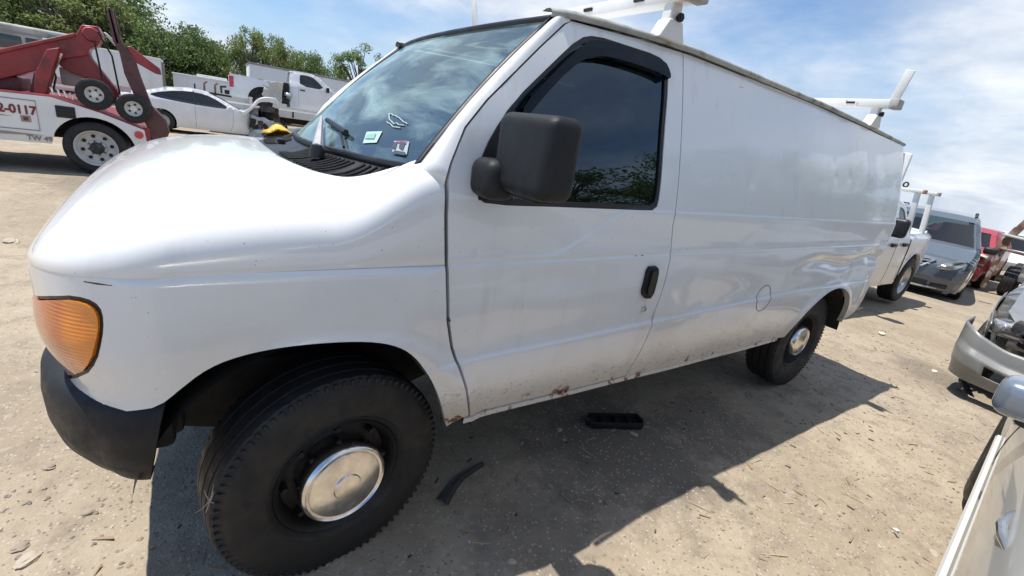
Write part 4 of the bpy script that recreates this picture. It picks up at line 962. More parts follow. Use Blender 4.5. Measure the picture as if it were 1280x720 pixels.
    def window(s, poly, m=None, only=None):
        for mir in (None, 0.0):
            if only is not None and (mir is None) != (only < 0): continue
            panel('side_window', m or M_CARG, s.root, poly, s.surf(0.012), 0.08, flange=0, mirror=mir)
    def seam(s, pts, only=None, r=0.005, name='door_seam'):
        for mir in (-1, 1):
            if only is not None and mir != only: continue
            P = resample(pts, 0.08, False); Q = [s.surf(0.002)(p[0], p[1]) for p in P]; Q = [(q[0], -q[1] if mir > 0 else q[1], q[2]) for q in Q]; MB().tube(Q, r, 5).build(name, M_TRIM, s.root)
    def stick(s, name, x, z, dims, m, only=None, bevel=0.01, d=0.0):
        for mir in (-1, 1):
            if only is not None and mir != only: continue
            p = s.surf(d)(np.array(x), np.array(z)); MB().box((p[0], p[1] if mir < 0 else -p[1], p[2]), dims, bev=bevel).build(name, m, s.root)
    def inside(s, m=None):
        mb = MB(); mb.box(((s.x0+s.x1)/2, 0, s.bot+0.14), ((s.x1-s.x0)*0.86, s.W*1.15, 0.18)); mb.build('underbody', M_DARK, s.root)
def crumple(o, f, amp, seed=0, zone=None):
    me = o.data; n = len(me.vertices); co = np.empty(n*3); me.vertices.foreach_get('co', co); co = co.reshape(-1, 3); w_ = np.ones(n) if zone is None else zone(co)
    for k in range(3): co[:, k] += amp*w_*((vnoise(co[:, 0]+co[:, 1]*0.7+k*13.1, co[:, 2]*1.3+co[:, 1]*0.4, f, seed+k)-0.5)*2+(vnoise(co[:, 0]+co[:, 1]+k*3.1, co[:, 2]-co[:, 1]*0.4, f*2.7, seed+k+5)-0.5))
    me.vertices.foreach_set('co', co.ravel()); me.update(); return o
def junk(name, c, d, parent, n=9, m=None, seed=1):
    # broken engine-bay pieces: an uneven heap of blocks, hoses and brackets, each a part
    rng = random.Random(seed)
    for i in range(n):
        p = [c[k]+d[k]*rng.uniform(-0.5, 0.5) for k in range(3)]
        if i % 3 == 2: MB().tube([p, [p[0]+rng.uniform(-.2, .2), p[1]+rng.uniform(-.2, .2), p[2]+rng.uniform(-.1, .15)], [p[0]+rng.uniform(-.3, .3), p[1]+rng.uniform(-.3, .3), p[2]+rng.uniform(-.1, .1)]], 0.025, 7).build('hose', m or M_JUNK, parent)
        else: MB().box(p, [d[k]*rng.uniform(0.18, 0.42) for k in range(3)], Matrix.Rotation(rng.uniform(-.6, .6), 3, rng.choice('XYZ')), bev=0.015).build(name, rng.choice([M_JUNK, M_DARK, M_JUNK, M_ALU]) if m is None else m, parent)

# ---------------------------------------------------------------- white sedan, nose torn off
t = thing('sedan', 'white sedan with its front end torn away, parked behind the tow truck', 'car', (1.86, 19.5, 0.0), math.pi-0.10)
SED = Car(t, 0.92, [(0.42, 0.45), (0.40, 0.96), (0.72, 1.0), (1.30, 1.30), (1.75, 1.46), (2.25, 1.50), (2.85, 1.42), (3.45, 1.22), (3.95, 1.12), (4.12, 1.02), (4.15, 0.55)], 0.20, [(2.97, 0.34, 0.40)], 0.98, 1.48, tumble=0.20, er=0.08)
wn = smooth_loop([(0.95, 1.0), (1.50, 1.32), (1.95, 1.41), (2.5, 1.38), (3.2, 1.20), (3.25, 1.10), (2.6, 1.03), (1.6, 0.985)], 1)
SED.sides(M_WHT, [wn]); SED.window(wn); SED.top(M_WHT, [(0.72, 1.62, 1.0), (3.0, 3.5, 1.2)]); SED.seam([(0.9, 0.96), (0.92, 0.5), (1.0, 0.25)]); SED.seam([(2.02, 1.0), (2.02, 0.25)]); SED.seam([(2.0, 1.0), (2.06, 1.42)], r=0.02, name='window_pillar')
SED.stick('door_handle', 1.85, 0.86, (0.16, 0.03, 0.03), M_WHT); SED.stick('door_handle', 2.85, 0.88, (0.16, 0.03, 0.03), M_WHT); SED.stick('door_mirror', 0.98, 1.03, (0.12, 0.2, 0.12), M_WHT, d=-0.08, bevel=0.03); SED.inside()
for y, o_ in ((-0.80, -1), (0.80, 1)): car_wheel(t, 2.97, y, 0.34, 0.22, M_ALU, o_); car_wheel(t, 0.0, y, 0.34, 0.22, M_JUNK, o_)
junk('engine_block', (-0.05, 0, 0.80), (0.8, 1.5, 0.8), t, 24, seed=3)
hp_ = smooth_loop([(0.62, 0.96), (0.40, 1.10), (0.12, 1.52), (-0.15, 1.60), (-0.50, 1.60), (-0.55, 1.46)], 2, False)
o = MB().grid([[(p[0], y, p[1]) for y in np.linspace(-0.90, 0.90, 16)] for p in hp_]).build('crumpled_hood', M_WHT, t); crumple(o, 2.0, 0.02, 4); solid(o, 0.02)
for y in (-0.90, 0.90):
    o = MB().grid([[(p[0]+0.03*k, y, p[1]-0.15*k) for k in np.linspace(0, 1, 4)] for p in hp_]).build('hood_flange', M_WHT, t); crumple(o, 2.0, 0.02, 4); solid(o, 0.015)
for y in (-0.90, 0.90):
    o = MB().grid([[(0.40-0.75*a, y*(1-0.03*a), 0.45+0.5*b*(1-0.35*a)) for b in np.linspace(0, 1, 6)] for a in np.linspace(0, 1, 10)]).build('bent_fender', M_ALU, t); crumple(o, 4, 0.05, 7); solid(o, 0.01)
MB().beam((-0.1, -0.6, 0.35), (-0.75, -0.62, 0.42), 0.09, 0.12).build('frame_rail', M_JUNK, t); MB().beam((-0.1, 0.6, 0.35), (-0.7, 0.62, 0.38), 0.09, 0.12).build('frame_rail', M_JUNK, t)

# ---------------------------------------------------------------- flatbed truck and the smashed pickup on it
fb = thing('flatbed_truck', 'white flatbed carrier with dark chassis under a smashed white pickup', 'truck', (0.6, 21.3, 0.0), -0.07)
MB().box((2.6, 1.2, 1.02), (6.6, 2.4, 0.10), bev=0.01).build('deck', M_OLDW, fb)
for y in (0.0, 2.4): MB().box((2.6, y, 1.06), (6.6, 0.10, 0.30), bev=0.02).build('side_rail', M_OLDW, fb)
for x in (0.2, 1.4, 2.6, 3.8, 5.0): MB().box((x, -0.056, 1.06), (0.06, 0.015, 0.24), bev=0.004).build('stake_pocket', M_DARK, fb)
MB().box((2.6, 1.2, 0.80), (6.2, 0.9, 0.26)).build('chassis', M_DARK, fb)
for x in (0.9, 2.0, 5.6):
    for y, o_ in ((0.25, -1), (2.15, 1)): car_wheel(fb, x, y, 0.42, 0.28, M_WRIM, o_)
for i, x in enumerate((-0.5, -0.15)): MB().tube([(x, 0.2, 1.0), (x, 0.2, 1.75), (x+0.1, 0.2, 1.85)], 0.035, 8).build('stake', M_RUST, fb)
MB().beam((-0.9, 0.1, 1.45), (0.4, 0.1, 1.42), 0.06, 0.07).build('crossbar', M_DARK, fb); MB().beam((-0.8, 0.1, 1.15), (-0.8, 0.1, 1.7), 0.05, 0.05).build('crossbar', M_DARK, fb)

pk = thing('pickup_truck', 'white pickup with torn crumpled bed and red tail lamp loaded on flatbed', 'pickup', (5.62, 22.3, 1.02), math.pi-0.07)
BED = Car(pk, 0.98, [(2.72, 0.50), (2.70, 1.18), (2.72, 1.24), (4.55, 1.28), (4.58, 1.22), (4.60, 0.55)], 0.42, [(3.42, 0.40, 0.56)], 1.2, 1.9, tumble=0.05, er=0.05, plan=(0.0, 0.05))
for o in BED.sides(M_WHT): crumple(o, 1.6, 0.05, 11, lambda c: np.clip((3.4-c[:, 0])/0.5, 0, 1))
MB().box((3.65, 0, 1.22), (1.8, 1.8, 0.05)).build('bed_cover', M_OLDW, pk); MB().box((4.60, 0, 0.92), (0.05, 1.8, 0.56), bev=0.02).build('tailgate', M_WHT, pk)
for y in (-0.93, 0.93): MB().box((4.52, y, 0.98), (0.16, 0.11, 0.42), bev=0.03).build('tail_light', M_RTAIL, pk)
MB().box((4.70, 0, 0.55), (0.16, 1.85, 0.16), bev=0.03).build('rear_bumper', M_DARK, pk); MB().tube([(4.72, 0.7, 0.75), (4.9, 0.72, 0.72), (4.9, 0.3, 0.5)], 0.04, 8).build('bent_pipe', M_DARK, pk)
CAB = Car(pk, 0.97, [(-0.95, 0.55), (-0.98, 0.95), (-0.90, 1.10), (0.30, 1.17), (0.62, 1.22), (1.25, 1.72), (1.55, 1.80), (2.15, 1.80), (2.36, 1.74), (2.42, 1.25), (2.42, 0.6)], 0.30, [(0.0, 0.36, 0.47)], 1.18, 1.8, tumble=0.16, er=0.07)
wn = smooth_loop([(0.98, 1.23), (1.40, 1.62), (1.62, 1.70), (1.98, 1.70), (2.02, 1.62), (2.02, 1.24)], 1)
CAB.sides(M_WHT, [wn]); CAB.window(wn); CAB.top(M_WHT, [(0.66, 1.22, 1.2), (2.3, 2.43, 1.3)]); CAB.seam([(0.78, 1.2), (0.74, 0.8), (0.78, 0.4)]); CAB.seam([(2.08, 1.25), (2.06, 0.4)]); CAB.stick('door_handle', 1.92, 1.08, (0.20, 0.04, 0.05), M_TRIM, d=-0.01); CAB.stick('door_mirror', 0.92, 1.25, (0.12, 0.22, 0.20), M_TRIM, d=-0.10, bevel=0.03); CAB.inside()
for y, o_ in ((-0.84, -1), (0.84, 1)): car_wheel(pk, 0.0, y, 0.36, 0.24, M_JUNK, o_); car_wheel(pk, 3.42, y, 0.36, 0.24, M_JUNK, o_)
for y in (-0.95, 0.95):   # the peeled-back bed panel hanging over the wheel
    o = MB().grid([[(3.35-0.72*a+0.1*b, y*(1.02+0.10*math.sin(3*a)*(1-b)+0.12*b*b), 1.22-0.85*b*(0.35+0.65*math.sin(math.pi*(0.15+0.7*a)))) for b in np.linspace(0, 1, 14)] for a in np.linspace(0, 1, 14)]).build('peeled_panel', mat('bare_beige_metal', (0.52, 0.49, 0.43), 0.5, var=0.15, vscale=5), pk); crumple(o, 3.2, 0.05, 17); solid(o, 0.012)
MB().box((2.57, 0, 0.85), (0.26, 1.80, 0.85), bev=0.02).build('cab_gap_shade', M_DARK, pk); MB().box((3.42, 0, 0.75), (1.2, 1.78, 0.5)).build('arch_shade_box', M_DARK, pk)  # dark boxes standing in for shade in the cab gap and open arch
junk('broken_bracket', (2.6, 0, 0.95), (0.5, 1.9, 0.6), pk, 12, seed=8)

# ---------------------------------------------------------------- dark wreck with a yellow panel, just beyond the van's nose
yw = thing('wrecked_hatchback', 'dark wrecked car with a crumpled yellow panel beyond the van nose', 'car', (1.62, 10.8, 0.02), 0.10)
YC = Car(yw, 0.85, [(-0.85, 0.45), (-0.9, 0.62), (-0.75, 0.80), (0.2, 0.92), (0.75, 0.98), (1.30, 1.02), (1.9, 1.0), (3.2, 0.98), (3.3, 0.5)], 0.22, [(0.0, 0.32, 0.38), (2.5, 0.32, 0.38)], 0.9, 1.3, tumble=0.10, er=0.08)
for o in YC.sides(mat('dull_grey_paint', (0.055, 0.06, 0.065), 0.5, coat=0.3, var=0.2, vscale=3)): crumple(o, 2.0, 0.04, 3)
crumple(YC.top(MATS['dull_grey_paint']), 2.0, 0.05, 3)
for y, o_ in ((-0.74, -1), (0.74, 1)): car_wheel(yw, 0.0, y, 0.31, 0.2, M_JUNK, o_); car_wheel(yw, 2.5, y, 0.31, 0.2, M_JUNK, o_)
o = MB().grid([[(-0.80+0.55*a, -0.86+0.6*b, 0.84+0.24*math.sin(math.pi*a)*math.sin(math.pi*(0.1+0.8*b))-0.10*b) for b in np.linspace(0, 1, 12)] for a in np.linspace(0, 1, 14)]).build('yellow_panel', mat('yellow_paint', (0.75, 0.46, 0.02), 0.4, coat=0.4, var=0.1), yw); crumple(o, 6, 0.04, 5); solid(o, 0.02)
junk('broken_bracket', (-0.3, 0, 0.8), (0.7, 1.2, 0.3), yw, 7, seed=12)

# ---------------------------------------------------------------- tow truck
M_TRED = mat('tow_truck_red', (0.27, 0.028, 0.03), 0.45, coat=0.2, var=0.25, vscale=5, col2=(0.12, 0.02, 0.02), mixscale=3, lo=0.5, hi=0.75)
M_TDRK = mat('worn_dark_red_steel', (0.10, 0.045, 0.045), 0.6, var=0.3, vscale=6)
TY = 8.70
tw_ = thing('tow_truck', 'white tow truck with red boom, red deck and number on its side', 'truck')
def TP(*pts, y=TY): return [tuple(on_plane(*p, 1, y)[[0, 2]]) for p in pts]
ac = (-1.63, 0.37, 0.505)
tb = [(-6.6, 0.42), (ac[0]-ac[2], 0.42)]+[(ac[0]+ac[2]*math.cos(a), ac[1]+ac[2]*math.sin(a)) for a in np.linspace(math.pi-0.12, 0.2, 20)]+[(-1.0, 0.47), (-0.985, 0.60), (-1.0, 0.765), (-1.5, 0.95), (-2.06, 1.105), (-2.6, 1.09), (-6.6, 1.09)]
flat = lambda y: (lambda s, z: np.stack([np.asarray(s, float), np.full_like(np.asarray(s, float), y)+0.03*np.clip((0.6-np.asarray(z, float))/0.2, 0, 1)**2, np.asarray(z, float)], -1))
panel('side_panel', M_WHT, tw_, tb, flat(TY), 0.12, flange=0.08); panel('side_panel', M_WHT, tw_, tb, flat(TY), 0.2, flange=0.08, mirror=2*TY+2.2)
dk = [(-6.6, 1.085), (-2.6, 1.085), (-2.06, 1.10), (-1.5, 0.945), (-1.0, 0.76), (-1.0, 0.72), (-1.5, 0.90), (-2.06, 1.05), (-6.6, 1.04)]
MB().prism(dk, TY+0.01, TY+2.19).build('deck', M_TRED, tw_); 
rl = MB().tube([(p[0], TY+0.03, p[1]+0.012) for p in [(-6.6, 1.09), (-2.6, 1.09), (-2.06, 1.105), (-1.5, 0.95), (-1.0, 0.768)]], 0.022, 6).build('deck_edge', M_TRED, tw_)
MB().prism([(-1.05, 0.55), (-0.93, 0.55), (-0.93, 0.80), (-1.05, 0.80)], TY+0.08, TY+2.1).build('tail_board', M_TRED, tw_)
MB().lathe([(0, -0.03), (0.05, -0.028), (0.062, 0.0)], 20, 'y', (-1.075, TY, 0.68)).build('tail_lamp', M_RTAIL, tw_)
MB().box((-1.92, TY-0.004, 0.86+0.05), (0.22, 0.03, 0.17), bev=0.01).build('vent', M_TRIM, tw_)
for k in range(3): MB().box((-1.92, TY-0.022, 0.86+0.05*k), (0.19, 0.012, 0.014)).build('vent_slat', M_DARK, tw_)
MB().box((-3.6, TY+1.1, 0.62), (5.6, 1.0, 0.30)).build('chassis', M_DARK, tw_)
def big_wheel(x, y, out):
    e = bpy.data.objects.new('wheel', None); COL.objects.link(e); e.parent = tw_; e.location = (x, y, 0.40); e.rotation_euler = (0, 0, 0 if out < 0 else math.pi)
    tyre(0.40, 0.24, 0.27, 'tyre', e, 60)
    MB().lathe([(0.275, 0.1), (0.275, -0.10), (0.262, -0.11), (0.25, -0.08), (0.235, 0.0), (0.20, 0.03), (0.125, 0.02), (0.12, -0.03), (0.0, -0.03)], 48, 'y').build('rim', M_WRIM, e, 30)
    MB().lathe([(0.095, 0.0), (0.09, -0.07), (0.06, -0.095), (0, -0.10)], 24, 'y').build('hub', M_JUNK, e)
    for k in range(8):
        a = 2*math.pi*k/8+0.2; MB().lathe([(0, 0.005), (0.024, 0.005), (0.028, 0.03)], 12, 'y', (0.182*math.cos(a), 0.0, 0.182*math.sin(a))).build('rim_hole', M_DARK, e)
        MB().lathe([(0, -0.055), (0.011, -0.055), (0.013, -0.02)], 6, 'y', (0.108*math.cos(a), 0.0, 0.108*math.sin(a))).build('lug_nut', M_JUNK, e)
for y, o_ in ((TY+0.14, -1), (TY+0.42, -1), (TY+2.06, 1), (TY+1.78, 1)): big_wheel(-1.63, y, o_)
for y, o_ in ((TY+0.16, -1), (TY+2.04, 1)): big_wheel(-5.6, y, o_)
# boom and lifting gear, in steel plates standing over the deck
YB = TY+0.75
def plate(name, m, pts, th, y=YB, parent=tw_): o = MB().prism(TP(*pts, y=y), y-th/2, y+th/2).build(name, m, parent); bev(o, 0.012); return o
bm_ = plate('boom', M_TRED, [(-60, 92), (-60, 82), (0, 66), (50, 53), (96, 45), (104, 32), (124, 34), (130, 46), (124, 58), (114, 62), (112, 70), (84, 74), (60, 86), (0, 100)], 0.30)
plate('boom_flange', M_TRED, [(-60, 83), (0, 63), (96, 42), (97, 47), (0, 69), (-60, 90)], 0.36, parent=bm_)
plate('boom_knuckle', M_TRED, [(78, 66), (110, 60), (116, 74), (150, 116), (150, 122), (134, 122), (112, 98), (88, 90), (76, 82)], 0.22, parent=bm_)
plate('boom_support', M_TRED, [(60, 62), (76, 60), (70, 80), (60, 118), (44, 118), (46, 90)], 0.20, y=TY+0.35, parent=bm_)
plate('boom_support', M_TDRK, [(38, 118), (44, 92), (54, 84), (56, 118)], 0.2, y=TY+0.6, parent=bm_)
MB().tube([(*TP((76, 66), y=TY+0.5)[0][:1], TY+0.5, TP((76, 66), y=TY+0.5)[0][1]), (*TP((62, 92), y=TY+0.5)[0][:1], TY+0.5, TP((62, 92), y=TY+0.5)[0][1])], 0.04, 12).build('cylinder', M_CHR, bm_)
MB().lathe([(0, -0.2), (0.09, -0.2), (0.11, -0.17), (0.11, 0.17), (0.09, 0.2), (0, 0.2)], 24, 'y', (TP((116, 44), y=YB)[0][0], YB, TP((116, 44), y=YB)[0][1])).build('boom_sheave', M_TRED, bm_)
YL = TY+0.25
ml = plate('lift_mast', M_TDRK, [(134, 12), (141, 12), (147, 40), (156, 58), (168, 72), (176, 96), (190, 132), (208, 152), (210, 172), (202, 178), (190, 176), (184, 156), (172, 128), (156, 92), (150, 66), (142, 52)], 0.18, y=YL)
plate('mast_tip', M_JUNK, [(134, 10), (138, 9), (150, 55), (145, 56)], 0.06, y=YL-0.06, parent=ml); plate('mast_tip', M_TDRK, [(140, 12), (144, 14), (154, 56), (150, 57)], 0.06, y=YL+0.10, parent=ml)
plate('wheel_lift_arm', M_TRED, [(158, 58), (164, 58), (200, 86), (202, 94), (194, 92), (166, 76)], 0.14, y=YL, parent=ml)
plate('link_arm', M_RACK, [(129, 40), (133, 41), (147, 54), (144, 58)], 0.06, y=YL+0.15, parent=ml)
plate('lift_foot', M_TDRK, [(176, 140), (192, 134), (208, 150), (212, 166), (206, 178), (192, 178), (186, 160)], 0.40, y=YL+0.05, parent=ml)
for k, px in enumerate([(66, 115), (74, 117), (82, 119), (90, 122)]):
    q = TP(px, y=TY+0.12)[0]; MB().tube([(q[0], TY+0.12, q[1]-0.03), (q[0]-0.01, TY+0.12, q[1]+0.06)], 0.014, 8).lathe([(0, 0.07), (0.018, 0.065), (0.02, 0.05)], 10, 'z', (q[0]-0.01, TY+0.12, q[1])).build('control_lever', M_CHR, tw_)
q = TP((85, 96), y=TY+0.9)[0]; MB().box((q[0]+0.1, TY+1.0, q[1]+0.0), (0.34, 0.5, 0.26), bev=0.02).build('winch_housing', mat('beige_box', (0.55, 0.50, 0.45), 0.6, var=0.1), tw_)
MB().box((-3.2, TY+2.0, 1.19), (3.0, 0.05, 0.05)).build('deck_rail', M_WHT, tw_); MB().box((-2.2, TY+1.7, 1.33), (1.9, 0.06, 0.10)).build('deck_rail', M_WHT, tw_)
for a_, b_, c_ in (((122, 40), (140, 70), (150, 118)), ((118, 52), (124, 80), (128, 100)), ((60, 70), (70, 96), (66, 116))):
    MB().tube([(*TP(p, y=TY+0.45)[0][:1], TY+0.45, TP(p, y=TY+0.45)[0][1]) for p in (a_, b_, c_)], 0.014, 6).build('hydraulic_hose', M_TRIM, tw_)
for k in range(7):
    q = TP((104+k*1.3, 100+k*2.4), y=TY+0.22)[0]; MB().lathe([(0.020, -0.006), (0.026, 0), (0.020, 0.006), (0.014, 0)], 10, 'xyx'[k % 3], (q[0], TY+0.22, q[1]), closed=True).build('chain_link', M_RUST, tw_)
MB().box((-2.75, TY+1.0, 1.20), (0.5, 0.7, 0.2), bev=0.03).build('tool_box', M_TDRK, tw_)
# lettering on the side
M_LET = mat('maroon_lettering', (0.20, 0.03, 0.03), 0.6); M_GLD = mat('grey_gold_stripe', (0.30, 0.27, 0.22), 0.6); M_GRYL = mat('grey_lettering', (0.22, 0.22, 0.23), 0.6)
def text(body, px, h, m, name, parent, y, bold=0.0, sx=1.0, rz=0.0):
    cu = bpy.data.curves.new(name, 'FONT'); cu.body = body; cu.size = h; cu.extrude = 0.002; cu.offset = bold; tmp = bpy.data.objects.new('tmp', cu); COL.objects.link(tmp); bpy.context.view_layer.update()
    me = bpy.data.meshes.new_from_object(tmp.evaluated_get(bpy.context.evaluated_depsgraph_get())); bpy.data.objects.remove(tmp)
    o = obj(name, me, m, parent); q = TP(px, y=y)[0]; o.location = (q[0], y, q[1]); o.rotation_euler = (math.pi/2, 0, 0); o.scale = (sx, 1, 1); return o
text('2-0117', (-3, 138.5), 0.165, M_LET, 'phone_number', tw_, TY-0.006, 0.006, 0.86)
text('TW 49', (34, 174.5), 0.10, M_GRYL, 'unit_number', tw_, TY-0.003, 0.002, 0.95)
x0_, x1_ = -3.4, -2.235
for a_, b_ in (((x0_, 1.02), (x1_, 1.02)), ((x1_, 1.02), (x1_, 0.60)), ((x0_, 0.60), (x1_, 0.60))): MB().beam((a_[0], TY-0.004, a_[1]), (b_[0], TY-0.004, b_[1]), 0.004, 0.012).build('pinstripe', M_GRYL, tw_)
MB().box((-2.365, TY-0.004, 0.755), (0.105, 0.006, 0.09)).build('emblem_plate', M_GLD, tw_); MB().box((-2.365, TY-0.008, 0.755), (0.05, 0.006, 0.05)).build('emblem', M_LET, tw_)
MB().prism([(-3.4, 0.55), (-2.6, 0.555), (-2.2, 0.535), (-2.6, 0.515), (-3.4, 0.50)], TY-0.006, TY-0.001).build('swoosh', M_GLD, tw_); MB().prism([(-3.4, 0.80), (-2.7, 0.785), (-2.5, 0.775), (-2.7, 0.765), (-3.4, 0.75)], TY-0.006, TY-0.002).build('swoosh', M_GRYL, tw_)
for px, lab in (((118, 118), 'small dolly wheel with white rim resting against the tow truck boom knuckle'), ((167, 136), 'small dolly wheel with white rim beside the tow truck lift mast')):
    y = TY+0.02; q = TP(px, y=y)[0]; d = thing('dolly_wheel', lab, 'wheel', (q[0], y+0.05, q[1]), 0.0, 'dolly wheels carried on the tow truck')
    tyre(0.225, 0.16, 0.115, 'tyre', d, 40); MB().lathe([(0.117, 0.05), (0.12, -0.06), (0.112, -0.066), (0.10, -0.04), (0.085, -0.015), (0.05, -0.02), (0.045, -0.045), (0, -0.047)], 32, 'y').build('rim', M_WRIM, d, 30)
    for k in range(5): a = 2*math.pi*k/5; MB().lathe([(0, -0.028), (0.015, -0.028), (0.017, -0.012)], 8, 'y', (0.066*math.cos(a), 0, 0.066*math.sin(a))).build('rim_hole', M_DARK, d)
    MB().beam((0, 0.1, 0), (0, 0.62, 0), 0.05, 0.05).build('axle', M_TDRK, d)

# ---------------------------------------------------------------- white pickup with bed rack behind the van
gp = float(gz0(8.0, 1.5))
p2 = thing('pickup_truck', 'white pickup with black mirror and white bed rack behind the van', 'pickup', (6.30, 1.98, gp), 0.0)
P2 = Car(p2, 0.96, [(-0.75, 0.50), (-0.80, 0.82), (-0.72, 0.98), (0.15, 1.06), (0.62, 1.10), (1.12, 1.52), (1.35, 1.60), (2.05, 1.60), (2.20, 1.54), (2.28, 1.14), (2.34, 1.12), (3.72, 1.15), (3.76, 1.08), (3.76, 0.52)], 0.34, [(0.0, 0.37, 0.46), (2.80, 0.37, 0.47)], 1.04, 1.58, tumble=0.17, er=0.06)
wn = smooth_loop([(0.86, 1.10), (1.22, 1.43), (1.42, 1.51), (1.70, 1.51), (1.72, 1.10)], 1); wn2 = smooth_loop([(1.80, 1.10), (1.80, 1.51), (2.0, 1.50), (2.10, 1.42), (2.13, 1.10)], 1)
P2.sides(M_WHT, [wn, wn2], sp=0.05); P2.window(wn); P2.window(wn2); P2.top(M_WHT, [(0.66, 1.10, 1.1), (2.2, 2.3, 1.2)]); P2.seam([(0.74, 1.08), (0.72, 0.45)]); P2.seam([(1.76, 1.06), (1.76, 0.40)]); P2.seam([(2.32, 1.12), (2.32, 0.40)], r=0.012)
P2.stick('door_handle', 1.60, 0.98, (0.17, 0.05, 0.05), M_TRIM, d=-0.012); P2.stick('door_handle', 2.08, 0.98, (0.17, 0.05, 0.05), M_TRIM, d=-0.012); P2.inside()
for s_ in (-1, 1):
    o = MB().box((0.98, s_*1.10, 1.26), (0.13, 0.22, 0.25), bev=0.045, seg=3).build('door_mirror', M_TRIM, p2); MB().box((0.98, s_*0.97, 1.17), (0.08, 0.14, 0.06), bev=0.02).build('mirror_arm', M_TRIM, o)
for x in (0.0, 2.80):
    for y, o_ in ((-0.85, -1), (0.85, 1)): car_wheel(p2, x, y, 0.375, 0.25, M_ALU, o_)
for x in (2.42, 3.12):
    for y in (-0.84, 0.84): MB().beam((x, y, 1.12), (x-0.05, y*0.93, 1.74), 0.06, 0.07, 0.01).build('rack_post', M_RACK, p2)
    MB().box((x-0.05, 0, 1.765), (0.12, 1.75, 0.055), bev=0.012).build('rack_bar', M_RACK, p2)
    for y in (-0.86, 0.86): MB().box((x-0.05, y, 1.767), (0.125, 0.035, 0.06), bev=0.01).build('rack_cap', mat('orange_rack_cap', (0.45, 0.22, 0.16), 0.6) if x < 2.6 else M_GUT, p2)
MB().tube([(2.37, -0.6, 1.80)]+[(2.37, -0.6+0.03*math.cos(a), 1.835+0.035*math.sin(a)) for a in np.linspace(math.pi*1.3, -0.3*math.pi, 12)]+[(2.37, -0.6, 1.80)], 0.012, 6).build('rack_hook', M_DARK, p2)

# ---------------------------------------------------------------- grey minivan facing the camera
gm_ = float(gz0(12.5, 1.8))
mv = thing('minivan', 'grey blue minivan facing the white van, beside the red wreck', 'van', (12.1, 1.72, gm_), 0.20)
M_MV = mat('grey_blue_paint', (0.085, 0.105, 0.125), 0.3, 0.25, coat=0.9, var=0.05, vscale=2)
MV = Car(mv, 0.93, [(-0.82, 0.20), (-0.90, 0.40), (-0.88, 0.64), (-0.74, 0.80), (0.02, 0.98), (0.32, 1.02), (1.10, 1.48), (1.45, 1.58), (2.2, 1.63), (3.4, 1.60), (3.75, 1.50), (3.95, 1.0), (3.95, 0.4)], 0.19, [(0.0, 0.33, 0.39), (2.9, 0.33, 0.39)], 0.96, 1.6, tumble=0.17, er=0.08, plan=(0.09, 0.08))
wn = smooth_loop([(0.60, 1.0), (1.20, 1.38), (1.50, 1.47), (2.2, 1.48), (2.2, 1.0)], 1); wn2 = smooth_loop([(2.28, 1.0), (2.28, 1.48), (3.4, 1.46), (3.6, 1.05)], 1)
MV.sides(M_MV, [wn, wn2], sp=0.035); MV.window(wn); MV.window(wn2); MV.top(M_MV, [(0.33, 1.10, 1.01), (3.76, 3.95, 1.05)], glass('minivan_glass', (0.30, 0.38, 0.38), ior=1.7), pill=0.93, nu=23); MV.inside(); MV.seam([(0.42, 0.96), (0.45, 0.3)]); MV.seam([(1.6, 1.0), (1.62, 0.3)])
for x in (0.0, 2.9):
    for y, o_ in ((-0.81, -1), (0.81, 1)): car_wheel(mv, x, y, 0.33, 0.21, M_ALU, o_)
M_HLE = mat('headlight_lens', (0.24, 0.26, 0.24), 0.12, 0.3, coat=1, var=0.15, vscale=7)
for s_ in (-1, 1):
    hq = smooth_loop([(0.34*s_, 0.60), (0.62*s_, 0.62), (0.77*s_, 0.72), (0.78*s_, 0.82), (0.62*s_, 0.80), (0.44*s_, 0.70)], 1)
    P = []
    for k in np.linspace(0, 1, 6):
        cy_, cz_ = np.mean([q[0] for q in hq]), np.mean([q[1] for q in hq]); P.append([(-0.955+0.05*(abs(q[0])-0.4)*2+0.08*ss(0.6, 0.8, abs(q[0]))+0.9*max(0, q[1]-0.66)**1.0*0.8-0.012*math.cos(k*1.57), cy_+(q[0]-cy_)*k, cz_+(q[1]-cz_)*k) for q in hq+hq[:1]])
    o = MB().grid(P).build('headlight', M_HLE, mv, 60); solid(o, 0.02)
    MB().box((0.50, s_*1.05, 1.02), (0.12, 0.22, 0.14), bev=0.045, seg=3).build('door_mirror', M_TRIM, mv); MB().box((-0.87, s_*0.52, 0.29), (0.05, 0.26, 0.09), bev=0.02).build('fog_lamp_recess', M_TRIM, mv)
MB().box((-0.895, 0, 0.29), (0.05, 0.70, 0.11), bev=0.02).build('lower_grille', M_TRIM, mv)
gl = MB().box((-0.875, 0, 0.68), (0.06, 0.56, 0.14), Matrix.Rotation(0.25, 3, 'Y'), bev=0.03).build('grille', M_TRIM, mv)
for z in (0.64, 0.70): MB().tube([(-0.90, -0.28, z+0.02), (-0.935, 0, z), (-0.90, 0.28, z+0.02)], 0.014, 8).build('grille_bar', M_CHR, gl)
MB().tube([(-0.86, -0.34, 0.76), (-0.94, -0.17, 0.60), (-0.94, 0.17, 0.60), (-0.86, 0.34, 0.76)], 0.018, 8).build('grille_trim', M_CHR, gl)
MB().tube([(-0.80, -0.6, 0.235), (-0.92, -0.25, 0.215), (-0.92, 0.25, 0.215), (-0.80, 0.6, 0.235)], 0.02, 8).build('bumper_lip', M_ALU, mv)
for s_ in (-1, 1): MB().tube([(1.5, s_*0.66, 1.60), (1.7, s_*0.66, 1.67), (3.2, s_*0.66, 1.66), (3.4, s_*0.66, 1.61)], 0.018, 8).build('roof_rail', M_TRIM, mv)
